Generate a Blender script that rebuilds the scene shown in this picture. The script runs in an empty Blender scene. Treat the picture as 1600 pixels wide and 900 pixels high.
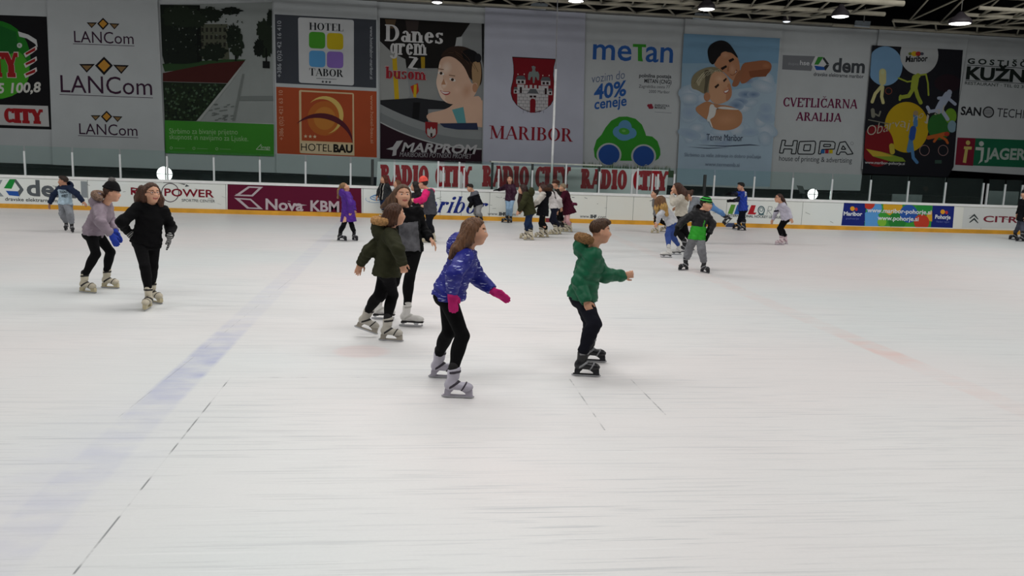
import bpy, math, random
import numpy as np
from mathutils import Vector, Matrix
from mathutils.bvhtree import BVHTree

random.seed(7)
SC = bpy.context.scene
COL = SC.collection
PI = math.pi
# ------------------------------------------------------------------ camera
F_PX, PITCH, ROLL, YAW, BOARD_Y, CAM_H = 1300.0, 0.157093, 0.035483, 0.120185, 28.108, 2.18633
CF = np.array([math.sin(YAW), math.cos(YAW), 0.0])           # level forward
CX = np.array([math.cos(YAW), -math.sin(YAW), 0.0])          # level right
FW = CF*math.cos(PITCH) + np.array([0, 0, -math.sin(PITCH)])
_y = np.cross(CX, FW)
RX = CX*math.cos(ROLL) + _y*math.sin(ROLL)
RY = -CX*math.sin(ROLL) + _y*math.cos(ROLL)
CAM = np.array([0, 0, CAM_H])
cam_d = bpy.data.cameras.new('camera')
cam_d.sensor_width = 36.0
cam_d.lens = 36.0*F_PX/1600.0
cam_d.clip_end = 300
cam = bpy.data.objects.new('camera', cam_d)
COL.objects.link(cam)
cam.matrix_world = Matrix(((RX[0], RY[0], -FW[0], 0), (RX[1], RY[1], -FW[1], 0), (RX[2], RY[2], -FW[2], CAM_H), (0, 0, 0, 1)))
SC.camera = cam
# ------------------------------------------------------------------ world, lamps, exposure
SC.view_settings.view_transform = 'Standard'
SC.view_settings.look = 'None'
SC.view_settings.exposure = 0.0
SC.view_settings.gamma = 1.0
SC.view_settings.use_curve_mapping = False
SC.cycles.use_denoising = True
SC.cycles.max_bounces = 6
SC.cycles.transparent_max_bounces = 12
world = bpy.data.worlds.new('world')
SC.world = world
world.use_nodes = True
world.node_tree.nodes['Background'].inputs[0].default_value = (0.62, 0.72, 0.80, 1)
world.node_tree.nodes['Background'].inputs[1].default_value = 0.02
for ix in (-17, 0, 17):                                       # the lamp rows above the ice, out of view
    for iy in (4.5, 13.0, 21.5):
        ld = bpy.data.lights.new('rink_lamp_row', 'AREA')
        ld.shape = 'RECTANGLE'; ld.size = 9.0; ld.size_y = 3.4
        ld.energy = 545 if iy < 20 else 480
        ld.color = (1.0, 0.985, 0.965)
        ld.spread = math.radians(180)
        lo = bpy.data.objects.new('rink_lamp_row', ld)
        COL.objects.link(lo); lo.location = (ix, iy, 9.2)

def ray(px, py):
    return FW + RX*(px-800)/F_PX + RY*(450-py)/F_PX
def on_y(px, py, Y):                                          # the point of the vertical plane y = Y seen at a pixel
    d = ray(px, py); return CAM + d*(Y/d[1])
def on_ice(px, py, z=0.0):
    d = ray(px, py); return CAM + d*((z-CAM_H)/d[2])
def at_dist(px, py, dist):                                    # level distance along the view
    d = ray(px, py); return CAM + d*(dist/(d@CF))
def dist_of(P):
    return (np.asarray(P)-CAM)@CF

# ------------------------------------------------------------------ materials
def lin(c):
    if isinstance(c, str):
        c = c.lstrip('#'); c = [int(c[i:i+2], 16)/255 for i in (0, 2, 4)]
        return tuple(x/12.92 if x <= 0.04045 else ((x+0.055)/1.055)**2.4 for x in c)
    return tuple(c)
_M = {}
def mat(name, c, rough=0.8, spec=0.3, metal=0.0, noise=0.12, nscale=6.0, bump=0.0, bscale=60.0, stretch=(1, 1, 1), emit=0.0, sss=0.0):
    key = (name, c, rough, noise, bump, emit)
    if key in _M: return _M[key]
    m = bpy.data.materials.new(name); m.use_nodes = True
    nt = m.node_tree; N = nt.nodes; L = nt.links
    b = N['Principled BSDF']; rgb = lin(c)
    b.inputs['Roughness'].default_value = rough
    b.inputs['Metallic'].default_value = metal
    b.inputs['Specular IOR Level'].default_value = spec
    tc = N.new('ShaderNodeTexCoord'); mp = N.new('ShaderNodeMapping')
    mp.inputs['Scale'].default_value = stretch
    L.new(tc.outputs['Object'], mp.inputs['Vector'])
    nz = N.new('ShaderNodeTexNoise'); nz.inputs['Scale'].default_value = nscale; nz.inputs['Detail'].default_value = 4
    L.new(mp.outputs['Vector'], nz.inputs['Vector'])
    rp = N.new('ShaderNodeValToRGB')
    rp.color_ramp.elements[0].position = 0.3; rp.color_ramp.elements[1].position = 0.7
    rp.color_ramp.elements[0].color = tuple(max(0, x*(1-noise)) for x in rgb)+(1,)
    rp.color_ramp.elements[1].color = tuple(min(1, x*(1+noise)) for x in rgb)+(1,)
    L.new(nz.outputs['Fac'], rp.inputs['Fac']); L.new(rp.outputs['Color'], b.inputs['Base Color'])
    if bump:
        n2 = N.new('ShaderNodeTexNoise'); n2.inputs['Scale'].default_value = bscale; n2.inputs['Detail'].default_value = 3
        L.new(mp.outputs['Vector'], n2.inputs['Vector'])
        bp = N.new('ShaderNodeBump'); bp.inputs['Strength'].default_value = bump; bp.inputs['Distance'].default_value = 0.02
        L.new(n2.outputs['Fac'], bp.inputs['Height']); L.new(bp.outputs['Normal'], b.inputs['Normal'])
    if emit:
        b.inputs['Emission Color'].default_value = rgb+(1,); b.inputs['Emission Strength'].default_value = emit
    if sss:
        b.inputs['Subsurface Weight'].default_value = sss; b.inputs['Subsurface Radius'].default_value = (0.02, 0.008, 0.005)
    _M[key] = m
    return m
def ink(c):                                                   # printed colour on cloth or board
    return mat('print', c, rough=0.75, spec=0.15, noise=0.035, nscale=1.2)

# ------------------------------------------------------------------ object helpers
def link(name, me, mats=(), parent=None, loc=None):
    o = bpy.data.objects.new(name, me); COL.objects.link(o)
    for m in mats: me.materials.append(m)
    if loc is not None: o.location = loc
    if parent is not None: o.parent = parent
    return o
def tag(o, label=None, cat=None, group=None, kind=None):
    if label: o['label'] = label
    if cat: o['category'] = cat
    if group: o['group'] = group
    if kind: o['kind'] = kind
    return o
def empty(name, loc=(0, 0, 0)):
    o = bpy.data.objects.new(name, None); COL.objects.link(o); o.location = loc
    o.empty_display_size = 0.2
    return o
class MB:                                                     # collects simple shapes into one mesh
    def __init__(s): s.v = []; s.f = []; s.m = []
    def add(s, v, f, m=0):
        n = len(s.v); s.v += [tuple(map(float, p)) for p in v]; s.f += [tuple(i+n for i in q) for q in f]; s.m += [m]*len(f)
        return s
    def box(s, a, b, m=0):
        x0, y0, z0 = a; x1, y1, z1 = b
        return s.add([(x0,y0,z0),(x1,y0,z0),(x1,y1,z0),(x0,y1,z0),(x0,y0,z1),(x1,y0,z1),(x1,y1,z1),(x0,y1,z1)],
                     [(0,3,2,1),(4,5,6,7),(0,1,5,4),(1,2,6,5),(2,3,7,6),(3,0,4,7)], m)
    def tube(s, pts, r, n=10, m=0, caps=True):
        pts = [np.array(p, float) for p in pts]; rs = r if hasattr(r, '__len__') else [r]*len(pts)
        v = []; f = []
        for i, p in enumerate(pts):
            t = pts[min(i+1, len(pts)-1)]-pts[max(i-1, 0)]; t /= np.linalg.norm(t)
            u = np.cross(t, [0, 0, 1.0]) if abs(t[2]) < 0.9 else np.cross(t, [1.0, 0, 0])
            u /= np.linalg.norm(u); w = np.cross(t, u)
            v += [p+rs[i]*(math.cos(2*PI*k/n)*u+math.sin(2*PI*k/n)*w) for k in range(n)]
        for i in range(len(pts)-1):
            f += [(i*n+k, i*n+(k+1) % n, (i+1)*n+(k+1) % n, (i+1)*n+k) for k in range(n)]
        if caps: f += [tuple(range(n))[::-1], tuple(range((len(pts)-1)*n, len(pts)*n))]
        return s.add(v, f, m)
    def lathe(s, prof, c, ax=(0, 0, 1), n=24, m=0):           # profile of (radius, height) turned about an axis
        ax = np.array(ax, float); ax /= np.linalg.norm(ax); c = np.array(c, float)
        u = np.cross(ax, [0, 0, 1.0]) if abs(ax[2]) < 0.9 else np.cross(ax, [1.0, 0, 0])
        u /= np.linalg.norm(u); w = np.cross(ax, u); v = []; f = []
        for r, h in prof: v += [c+ax*h+r*(math.cos(2*PI*k/n)*u+math.sin(2*PI*k/n)*w) for k in range(n)]
        for i in range(len(prof)-1):
            f += [(i*n+k, i*n+(k+1) % n, (i+1)*n+(k+1) % n, (i+1)*n+k) for k in range(n)]
        f += [tuple(range(n))[::-1], tuple(range((len(prof)-1)*n, len(prof)*n))]
        return s.add(v, f, m)
    def prism(s, poly, y0, y1, m=0):                          # (x, z) outline extruded along y
        n = len(poly); v = [(x, y0, z) for x, z in poly]+[(x, y1, z) for x, z in poly]
        f = [tuple(range(n)), tuple(range(2*n-1, n-1, -1))]+[(i, i+n, (i+1) % n+n, (i+1) % n) for i in range(n)]
        return s.add(v, f, m)
    def mesh(s, name, smooth=False):
        me = bpy.data.meshes.new(name); me.from_pydata(s.v, [], s.f); me.update()
        me.polygons.foreach_set('material_index', s.m)
        if smooth: me.polygons.foreach_set('use_smooth', [True]*len(s.f))
        return me
    def build(s, name, mats, parent=None, smooth=False, loc=None):
        return link(name, s.mesh(name, smooth), mats if isinstance(mats, (list, tuple)) else [mats], parent, loc)

# ------------------------------------------------------------------ lettering
_TXT = {}
def font_polys(body, bold=0.0):
    if (body, bold) in _TXT: return _TXT[(body, bold)]
    c = bpy.data.curves.new('lettering', 'FONT'); c.body = body; c.offset = bold; c.resolution_u = 3
    o = bpy.data.objects.new('lettering', c); COL.objects.link(o)
    dg = bpy.context.evaluated_depsgraph_get(); ev = o.evaluated_get(dg); me = ev.to_mesh()
    V = [(v.co.x, v.co.y) for v in me.vertices]
    P = [[V[i] for i in p.vertices] for p in me.polygons]
    ev.to_mesh_clear(); bpy.data.objects.remove(o); bpy.data.curves.remove(c)
    _TXT[(body, bold)] = P
    return P
SERIF = {
 'A': (.8, [('t',.09,0,.4,1),('T',.4,1,.7,0),('h',.2,.58,.32),('s',.09,0),('s',.7,0)]), 'B': (.72, [('V',.18,0,1,'bt'),('a',.34,.75,.26,.25,-90,90),('a',.36,.27,.3,.27,-90,90),('h',.18,.36,1),('h',.18,.36,.52),('h',.18,.36,0)]),
 'C': (.76, [('a',.42,.5,.36,.5,48,312),('v',.66,.66,.98),('v',.66,.04,.28)]), 'D': (.84, [('V',.18,0,1,'bt'),('a',.36,.5,.42,.5,-90,90),('h',.18,.38,1),('h',.18,.38,0)]),
 'E': (.68, [('V',.18,0,1,'bt'),('h',.18,.6,1),('h',.18,.48,.52),('h',.18,.62,0),('v',.6,.72,1),('v',.62,0,.28)]), 'H': (.86, [('V',.18,0,1,'bt'),('V',.68,0,1,'bt'),('h',.18,.68,.53)]),
 'I': (.38, [('V',.19,0,1,'bt')]), 'J': (.5, [('V',.32,.2,1,'t'),('a',.2,.2,.2,.22,180,360)]), 'L': (.66, [('V',.18,0,1,'bt'),('h',.18,.6,0),('v',.6,0,.3)]),
 'M': (1.02, [('t',.16,0,.16,1),('V',.84,0,1,'bt'),('T',.18,1,.5,.05),('t',.5,.05,.82,1),('s',.16,0),('s',.1,1)]), 'N': (.86, [('t',.16,0,.16,1),('T',.16,1,.7,0),('t',.7,0,.7,1),('s',.16,0),('s',.7,1),('s',.1,1)]),
 'O': (.84, [('a',.42,.5,.38,.5,0,360)]), 'R': (.78, [('V',.18,0,1,'bt'),('a',.34,.74,.26,.26,-90,90),('h',.18,.36,1),('h',.18,.36,.5),('T',.4,.5,.66,0),('s',.68,0)]),
 'T': (.74, [('V',.37,0,1,'b'),('h',.04,.7,1),('v',.06,.72,1),('v',.68,.72,1)]), 'V': (.76, [('T',.1,1,.4,0),('t',.4,0,.66,1),('s',.1,1),('s',.66,1)]),
 'Y': (.78, [('T',.1,1,.38,.46),('t',.66,1,.4,.46),('V',.38,0,.5,'b'),('s',.1,1),('s',.68,1)]),
 'a': (.6, [('a',.24,.19,.2,.2,0,360),('V',.44,0,.5,''),('a',.28,.46,.18,.22,0,165),('s',.5,0)]), 'b': (.62, [('V',.14,0,1,'t'),('a',.32,.33,.24,.34,0,360)]),
 'e': (.58, [('a',.3,.33,.25,.34,8,330),('h',.1,.5,.38)]), 'g': (.6, [('a',.25,.36,.21,.30,0,360),('V',.46,-.04,.64,''),('a',.28,-.03,.26,.2,185,360),('s',.5,.66)]),
 'i': (.32, [('V',.15,0,.66,'bt'),('d',.15,.88,.1)]), 'm': (.94, [('V',.14,0,.66,'bt'),('a',.3,.44,.17,.23,0,170),('V',.46,0,.46,'b'),('a',.62,.44,.17,.23,0,170),('V',.78,0,.46,'b')]),
 'n': (.64, [('V',.14,0,.66,'bt'),('a',.31,.44,.18,.23,0,170),('V',.48,0,.46,'b')]), 'o': (.6, [('a',.3,.33,.25,.34,0,360)]), 'r': (.5, [('V',.14,0,.66,'bt'),('a',.32,.44,.17,.22,50,180),('d',.4,.56,.09)]),
 's': (.5, [('a',.25,.5,.19,.17,20,250),('a',.25,.17,.2,.18,-160,90),('v',.4,.5,.66),('v',.08,.02,.2)]), 'u': (.64, [('V',.14,.2,.66,'t'),('a',.31,.2,.18,.21,180,360),('V',.48,0,.66,'bt')]), 'z': (.52, [('h',.06,.46,.66),('h',.06,.48,0),('T',.42,.64,.1,.02)]),
 ' ': (.34, []),
}
def serif_polys(body, T=0.2, t=0.07, ser=0.13):
    P = []; x = 0.0
    def rect(x0, y0, x1, y1): P.append([(x0, y0), (x1, y0), (x1, y1), (x0, y1)])
    for ch in body:
        base = {'Č': 'C', 'Š': 'S'}.get(ch, ch)
        w, st = SERIF[base]
        for g in st:
            k = g[0]
            if k in 'Tt':
                ww = (T if k == 'T' else t)*0.5; _, x0, y0, x1, y1 = g
                P.append([(x+x0-ww, y0), (x+x0+ww, y0), (x+x1+ww, y1), (x+x1-ww, y1)])
            elif k == 'V':
                _, cx, y0, y1, s = g; rect(x+cx-T/2, y0, x+cx+T/2, y1)
                if 'b' in s: rect(x+cx-T/2-ser*.6, y0, x+cx+T/2+ser*.6, y0+t)
                if 't' in s: rect(x+cx-T/2-ser*.6, y1-t, x+cx+T/2+ser*.25, y1)
            elif k == 'h':
                y0 = min(max(g[3]-t/2, 0), 1-t) if g[3] in (0, 1) else g[3]-t/2
                rect(x+g[1], y0, x+g[2], y0+t)
            elif k == 'v': rect(x+g[1]-t/2, g[2], x+g[1]+t/2, g[3])
            elif k == 's':
                y0 = g[2] if g[2] < .5 else g[2]-t
                rect(x+g[1]-ser, y0, x+g[1]+ser, y0+t)
            elif k == 'd': P.append([(x+g[1]+g[3]*math.cos(a*PI/5), g[2]+g[3]*math.sin(a*PI/5)) for a in range(10)])
            elif k == 'a':
                _, cx, cy, rx, ry, a0, a1 = g; n = max(6, int((a1-a0)/15))
                T2 = min(T, rx*.8); t2 = min(t, ry*.6)
                for i in range(n):
                    q = []
                    for a, inner in ((a0+(a1-a0)*i/n, 0), (a0+(a1-a0)*(i+1)/n, 0), (a0+(a1-a0)*(i+1)/n, 1), (a0+(a1-a0)*i/n, 1)):
                        a = math.radians(a); q.append((x+cx+(rx-T2*inner)*math.cos(a), cy+(ry-t2*inner)*math.sin(a)))
                    P.append(q)
        if ch == 'Č': P.append([(x+.42, 1.06), (x+.62, 1.24), (x+.52, 1.24), (x+.42, 1.14), (x+.32, 1.24), (x+.22, 1.24)])
        x += w
    return P

def lean(x): return 0.055-0.000108*(x-37)                     # how plumb lines lean in the photograph
def soften(pts, n=2):                                         # rounds a closed outline by cutting its corners
    P = np.array(pts, float)
    for _ in range(n):
        Q = np.roll(P, -1, 0); P = np.stack([P*.75+Q*.25, P*.25+Q*.75], 1).reshape(-1, 2)
    return [tuple(p) for p in P]
class Sheet:
    """A flat print on the vertical plane y = Y: shapes are given where the photograph shows them and land on that plane."""
    def __init__(s, Y, step=0.003): s.Y = Y; s.step = step; s.mb = MB(); s.cols = []; s.n = 0; s.seq = .00004; s.smooth = False; s.lock = False; s.dim = 1.0; s.keep = ()
    def ci(s, c):
        if s.dim != 1.0 and c not in s.keep: c = tuple(x*s.dim for x in lin(c))
        if c not in s.cols: s.cols.append(c)
        return s.cols.index(c)
    def poly(s, pts, c, layer=1):
        s.n += 0 if s.lock else 1
        if s.smooth and not s.lock and len(pts) > 4: pts = soften(pts)
        v = [on_y(x, y, s.Y-layer*s.step-s.n*s.seq) for x, y in pts]
        s.mb.add(v, [tuple(range(len(v)))], s.ci(c)); return s
    def slab(s, pts, c, th=0.02):                              # the cloth or board itself, with thickness
        v = [on_y(x, y, s.Y) for x, y in pts]; n = len(v)
        v += [p+np.array([0, th, 0]) for p in v]
        s.mb.add(v, [tuple(range(n)), tuple(range(2*n-1, n-1, -1))]+[(i, (i+1) % n, (i+1) % n+n, i+n) for i in range(n)], s.ci(c)); return s
    def ell(s, cx, cy, rx, ry, c, layer=1, a0=0, a1=360, n=28, rot=0.0):
        p = []
        for i in range(n+1 if a1-a0 < 360 else n):
            a = math.radians(a0+(a1-a0)*i/n); u, w = rx*math.cos(a), ry*math.sin(a)
            p.append((cx+u*math.cos(rot)-w*math.sin(rot), cy+u*math.sin(rot)+w*math.cos(rot)))
        return s.poly(p, c, layer)
    def arc(s, cx, cy, rx, ry, w, c, layer=1, a0=0, a1=360, n=28, taper=0.0):
        for i in range(n):
            q = []
            for j, inner in ((i, 0), (i+1, 0), (i+1, 1), (i, 1)):
                a = math.radians(a0+(a1-a0)*j/n); k = w*(1-taper+taper*math.sin(PI*j/n))*inner
                q.append((cx+(rx-k)*math.cos(a), cy+(ry-k)*math.sin(a)))
            s.poly(q, c, layer)
        return s
    def line(s, pts, w, c, layer=1):
        for (x0, y0), (x1, y1) in zip(pts, pts[1:]):
            L = math.hypot(x1-x0, y1-y0) or 1; nx, ny = -(y1-y0)/L*w/2, (x1-x0)/L*w/2
            s.poly([(x0+nx, y0+ny), (x1+nx, y1+ny), (x1-nx, y1-ny), (x0-nx, y0-ny)], c, layer)
        return s
    def soft(s, cx, cy, rx, ry, c0, c1, layer=1, n=6, rot=0.0):   # a blurred blob of print: nested ellipses from c0 to c1
        A, B = np.array(lin(c0)), np.array(lin(c1))
        for i in range(n):
            k = 1-i/n; t = (i+.5)/n; s.ell(cx, cy, rx*k, ry*k, tuple(float(round(x, 4)) for x in A*(1-t)+B*t), layer, rot=rot)
        return s
    def rrect(s, quad, r, c, layer=1):
        p = []
        for i in range(4):
            a = np.array(quad[i-1], float); b = np.array(quad[i], float); d = np.array(quad[(i+1) % 4], float)
            u = (a-b)/np.linalg.norm(a-b); w = (d-b)/np.linalg.norm(d-b)
            for k in range(5):
                t = k/4; p.append(tuple((1-t)**2*(b+u*r)+2*t*(1-t)*b+t*t*(b+w*r)))
        return s.poly(p, c, layer)
    def write(s, P, p0, p1, h, c, layer=2, cap=None, slant=0.0, up=None, apart=False):
        """glyph polygons along the baseline p0 to p1, h pixels tall"""
        xs = [x for q in P for x, _ in q]; x0, x1 = min(xs), max(xs)
        cap = cap or max(y for q in P for _, y in q)
        bx, by = p1[0]-p0[0], p1[1]-p0[1]
        if up is None: up = (-lean((p0[0]+p1[0])/2)*h, -h)
        s.n += 1; s.lock = True
        for qi, q in enumerate(P):
            r = []
            for x, y in q:
                u = (x-x0)/(x1-x0); w = y/cap
                r.append((p0[0]+bx*u+up[0]*w+slant*h*w, p0[1]+by*u+up[1]*w))
            if apart: s.n += .5
            s.poly(r, c, layer)
        s.lock = False
        return s
    def text(s, body, p0, p1, h, c, layer=2, bold=0.0, slant=0.0, cap=0.69, up=None):
        return s.write(font_polys(body, bold), p0, p1, h, c, layer, cap, slant, up)
    def serif(s, body, p0, p1, h, c, layer=2, T=.2, t=.07, ser=.13, slant=0.0, cap=1.0, up=None):
        return s.write(serif_polys(body, T, t, ser), p0, p1, h, c, layer, cap, slant, up, True)
    def build(s, name, parent=None):
        return s.mb.build(name, [ink(c) for c in s.cols], parent)
# ================================================================== the setting
def ice_material():
    m = bpy.data.materials.new('ice'); m.use_nodes = True
    nt = m.node_tree; N = nt.nodes; L = nt.links; bs = N['Principled BSDF']
    geo = N.new('ShaderNodeNewGeometry'); sep = N.new('ShaderNodeSeparateXYZ'); L.new(geo.outputs['Position'], sep.inputs[0])
    X, Y = sep.outputs[0], sep.outputs[1]
    def mth(op, a, b=None, c=None, clamp=False):
        n = N.new('ShaderNodeMath'); n.operation = op; n.use_clamp = clamp
        for i, q in enumerate((a, b, c)):
            if q is None: continue
            if isinstance(q, (int, float)): n.inputs[i].default_value = q
            else: L.new(q, n.inputs[i])
        return n.outputs[0]
    def mix(f, a, b):
        n = N.new('ShaderNodeMix'); n.data_type = 'RGBA'
        if isinstance(f, float): n.inputs[0].default_value = f
        else: L.new(f, n.inputs[0])
        for i, q in ((6, a), (7, b)):
            if isinstance(q, tuple): n.inputs[i].default_value = q+(1,)
            else: L.new(q, n.inputs[i])
        return n.outputs[2]
    def noise(scale, sx, sy, rot=0.0, detail=4, lo=.4, hi=.6, off=0.0):
        mp = N.new('ShaderNodeMapping'); L.new(geo.outputs['Position'], mp.inputs[0])
        mp.inputs['Scale'].default_value = (sx, sy, 1); mp.inputs['Rotation'].default_value = (0, 0, rot); mp.inputs['Location'].default_value = (off, off, 0)
        n = N.new('ShaderNodeTexNoise'); n.inputs['Scale'].default_value = scale; n.inputs['Detail'].default_value = detail
        L.new(mp.outputs[0], n.inputs['Vector'])
        r = N.new('ShaderNodeMapRange'); r.inputs[1].default_value = lo; r.inputs[2].default_value = hi; L.new(n.outputs['Fac'], r.inputs[0])
        return r.outputs[0]
    def band(c, x0, w, soft=.03):                              # 1 inside |c - x0| < w
        d = mth('ABSOLUTE', mth('SUBTRACT', c, x0))
        r = N.new('ShaderNodeMapRange'); r.inputs[1].default_value = w+soft; r.inputs[2].default_value = max(w-soft, 0); L.new(d, r.inputs[0])
        return r.outputs[0]
    P = lambda px, py: on_ice(px, py)
    col = mix(noise(.13, 1, 1, 0, 3, .38, .56), (.755, .785, .780), (.81, .778, .768))
    col = mix(mth('MULTIPLY', noise(.5, .7, 1.2, .2, 6, .45, .75), .20), col, (.66, .69, .70))
    col = mix(mth('MULTIPLY', noise(38, 1, 1, 0, 3, .35, .7), .10), col, (.62, .63, .64))
    sc = None
    for k, (rot, along, across, lo) in enumerate(((.10, .35, 16, .60), (-.30, .5, 22, .62), (.62, .6, 26, .63), (-.85, .7, 24, .64), (1.25, .8, 28, .65), (.25, 1.1, 34, .62), (-.12, .9, 30, .61))):
        q = noise(1.0, along, across, rot, 4, lo, lo+.07, 7.3*k); sc = q if sc is None else mth('MAXIMUM', sc, q)
    col = mix(mth('MULTIPLY', sc, mth('MULTIPLY_ADD', noise(.4, 1, 1, 0, 3, .35, .65, 13), .42, .10)), col, (.48, .50, .52))
    b1 = noise(1.0, .8, 30, .18, 4, .62, .70, 31)
    col = mix(mth('MULTIPLY', b1, .30), col, (.90, .91, .91))
    xb = (P(288, 590)[0]+P(410, 470)[0])/2
    wear = noise(3.0, .7, 1.3, .4, 10, .25, .68)
    yb = P(260, 612)[1]
    near = band(Y, yb+1.1, .6, 1.5)
    blue = mth('MULTIPLY', band(X, xb, .17, .025), mth('MULTIPLY', wear, mth('MULTIPLY_ADD', near, .58, .14)))
    col = mix(blue, col, (.27, .31, .60))
    haze = mth('MULTIPLY', band(X, xb-.15, .3, .4), mth('MULTIPLY', band(Y, yb-2.0, 1.2, 1.2), mth('MULTIPLY', wear, .26)))
    col = mix(haze, col, (.42, .44, .66))
    xr = P(1352, 537)[0]; yr = P(1380, 545)[1]
    red = mth('MULTIPLY', band(X, xr, .17, .03), mth('MULTIPLY', wear, mth('MULTIPLY_ADD', band(Y, yr, .35, .6), .34, .13)))
    col = mix(red, col, (.80, .36, .28))
    pk = mth('MULTIPLY', band(X, xr+3.5, 1.2, 4.0), mth('MULTIPLY', noise(.25, 1, 1, 0, 3, .3, .7, 3), .30))
    col = mix(pk, col, (.86, .68, .65))
    d0 = P(565, 549)
    dd = mth('SQRT', mth('ADD', mth('POWER', mth('SUBTRACT', X, float(d0[0])), 2.0), mth('POWER', mth('SUBTRACT', Y, float(d0[1])), 2.0)))
    r = N.new('ShaderNodeMapRange'); r.inputs[1].default_value = .34; r.inputs[2].default_value = .24; L.new(dd, r.inputs[0])
    col = mix(mth('MULTIPLY', r.outputs[0], .20), col, (.84, .45, .42))
    for q, w0 in ((P(850, 592), .95), (P(700, 665), .7)):        # trodden grey patches
        dd = mth('SQRT', mth('ADD', mth('POWER', mth('SUBTRACT', X, float(q[0])), 2.0), mth('POWER', mth('SUBTRACT', Y, float(q[1])), 2.0)))
        r = N.new('ShaderNodeMapRange'); r.inputs[1].default_value = w0; r.inputs[2].default_value = .1; L.new(dd, r.inputs[0])
        col = mix(mth('MULTIPLY', mth('MULTIPLY', r.outputs[0], wear), .12), col, (.42, .48, .46))
    dash = noise(3.2, 1, 1, 0, 4, .46, .56)
    def seg_line(a, b, w, s):                                   # a thin worn line from a to b
        a = P(*a); b = P(*b); L2 = float(np.hypot(*(b-a)[:2])); u = (b-a)/L2
        al = mth('ADD', mth('MULTIPLY', mth('SUBTRACT', X, float(a[0])), float(u[0])), mth('MULTIPLY', mth('SUBTRACT', Y, float(a[1])), float(u[1])))
        ac = mth('ADD', mth('MULTIPLY', mth('SUBTRACT', X, float(a[0])), float(-u[1])), mth('MULTIPLY', mth('SUBTRACT', Y, float(a[1])), float(u[0])))
        return mth('MULTIPLY', mth('MULTIPLY', band(ac, 0.0, w, .002), band(al, L2/2, L2/2, .01)), mth('MULTIPLY_ADD', dash, s*.9, s*.06))
    for a, b, w, s in (((360, 590), (115, 897), .006, .75), ((360, 590), (790, 589), .007, .55), ((890, 592), (945, 672), .006, .6), ((985, 592), (1040, 648), .006, .65), ((185, 652), (455, 436), .005, .3)):
        col = mix(seg_line(a, b, w, s), col, (.13, .14, .15))
    L.new(col, bs.inputs['Base Color'])
    bs.inputs['Roughness'].default_value = 0.42; bs.inputs['Specular IOR Level'].default_value = 0.28
    bp = N.new('ShaderNodeBump'); bp.inputs['Strength'].default_value = .25; bp.inputs['Distance'].default_value = .004
    L.new(sc, bp.inputs['Height']); L.new(bp.outputs['Normal'], bs.inputs['Normal'])
    return m
D = BOARD_Y
HB = 1.05
tag(MB().box((-34, -1.2, -.1), (36, D+.02, 0)).build('floor', ice_material()), 'scratched white rink ice with a faded blue line', 'ice', kind='structure')
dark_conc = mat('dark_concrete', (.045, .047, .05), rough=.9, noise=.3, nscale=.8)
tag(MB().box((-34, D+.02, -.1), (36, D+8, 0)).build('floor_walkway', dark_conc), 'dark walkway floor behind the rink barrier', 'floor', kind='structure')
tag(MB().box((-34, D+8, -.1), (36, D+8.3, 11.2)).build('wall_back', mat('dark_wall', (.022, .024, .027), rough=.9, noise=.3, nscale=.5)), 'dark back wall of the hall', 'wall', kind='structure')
tag(MB().box((-34.3, -6.5, -.1), (-34, D+8.3, 11.2)).build('wall_left', dark_conc), 'dark left wall of the hall', 'wall', kind='structure')
tag(MB().box((36, -6.5, -.1), (36.3, D+8.3, 11.2)).build('wall_right', dark_conc), 'dark right wall of the hall', 'wall', kind='structure')
tag(MB().box((-34, -6.8, -.1), (36, -6.5, 11.2)).build('wall_front', dark_conc), 'dark wall behind the camera', 'wall', kind='structure')
cm = MB().box((-34.3, -6.8, 11.2), (36.3, D+8.3, 11.4))
for i in range(36): cm.box((-34+i*1.95, -6.5, 11.08), (-33.85+i*1.95, D+8, 11.2))
tag(cm.build('ceiling', mat('dark_roof', (.02, .021, .022), rough=.8, noise=.2)), 'dark ribbed roof deck above the trusses', 'ceiling', kind='structure')

# ---- the barrier: boards, cap rail, kick strip, adverts
white_board = mat('white_board', (.80, .85, .83), rough=.45, spec=.4, noise=.06, nscale=1.3)
_r = [n for n in white_board.node_tree.nodes if n.type == 'VALTORGB'][0]
_r.color_ramp.elements[0].color = (.78, .77, .69, 1); _r.color_ramp.elements[1].color = (.80, .86, .85, 1)
[n for n in white_board.node_tree.nodes if n.type == 'TEX_NOISE'][0].inputs['Scale'].default_value = .22
rail = empty('rink_barrier', (0, D, 0))
tag(rail, 'long white rink barrier with yellow kick strip and printed adverts', 'barrier')
def local(o, par):                                             # world-built mesh as a child of an empty
    o.parent = par; o.location = -Vector(par.location); return o
cap = MB().box((-30, D-.025, .965), (32, D+.14, HB)); local(cap.build('cap_rail', mat('white_cap', (.86, .87, .86), rough=.4, noise=.04)), rail)
kick_m = mat('yellow_kick_strip', (.72, .36, .035), rough=.5, noise=.16, nscale=2.2)
kx = lambda px: float(on_y(px, 350, D)[0])
kb = MB()
kx0 = -30
for a, b in ((852, 862), (1134, 1147)): kb.box((kx0, D-.02, 0), (kx(a), D+.09, .14)); kx0 = kx(b)
kb.box((kx0, D-.02, 0), (32, D+.09, .14))
local(kb.build('kick_strip', kick_m), rail)
local(tag(MB().box((kx(852), D-.021, 0), (kx(862), D+.09, .14)).build('kick_strip_marker', mat('red_kick', (.23, .03, .04), rough=.6)), 'dark red block in the yellow kick strip'), rail)
local(tag(MB().box((kx(1134), D-.021, 0), (kx(1147), D+.09, .14)).build('kick_strip_marker', mat('blue_kick', (.04, .06, .14), rough=.6)), 'dark blue block in the yellow kick strip'), rail)
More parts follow.
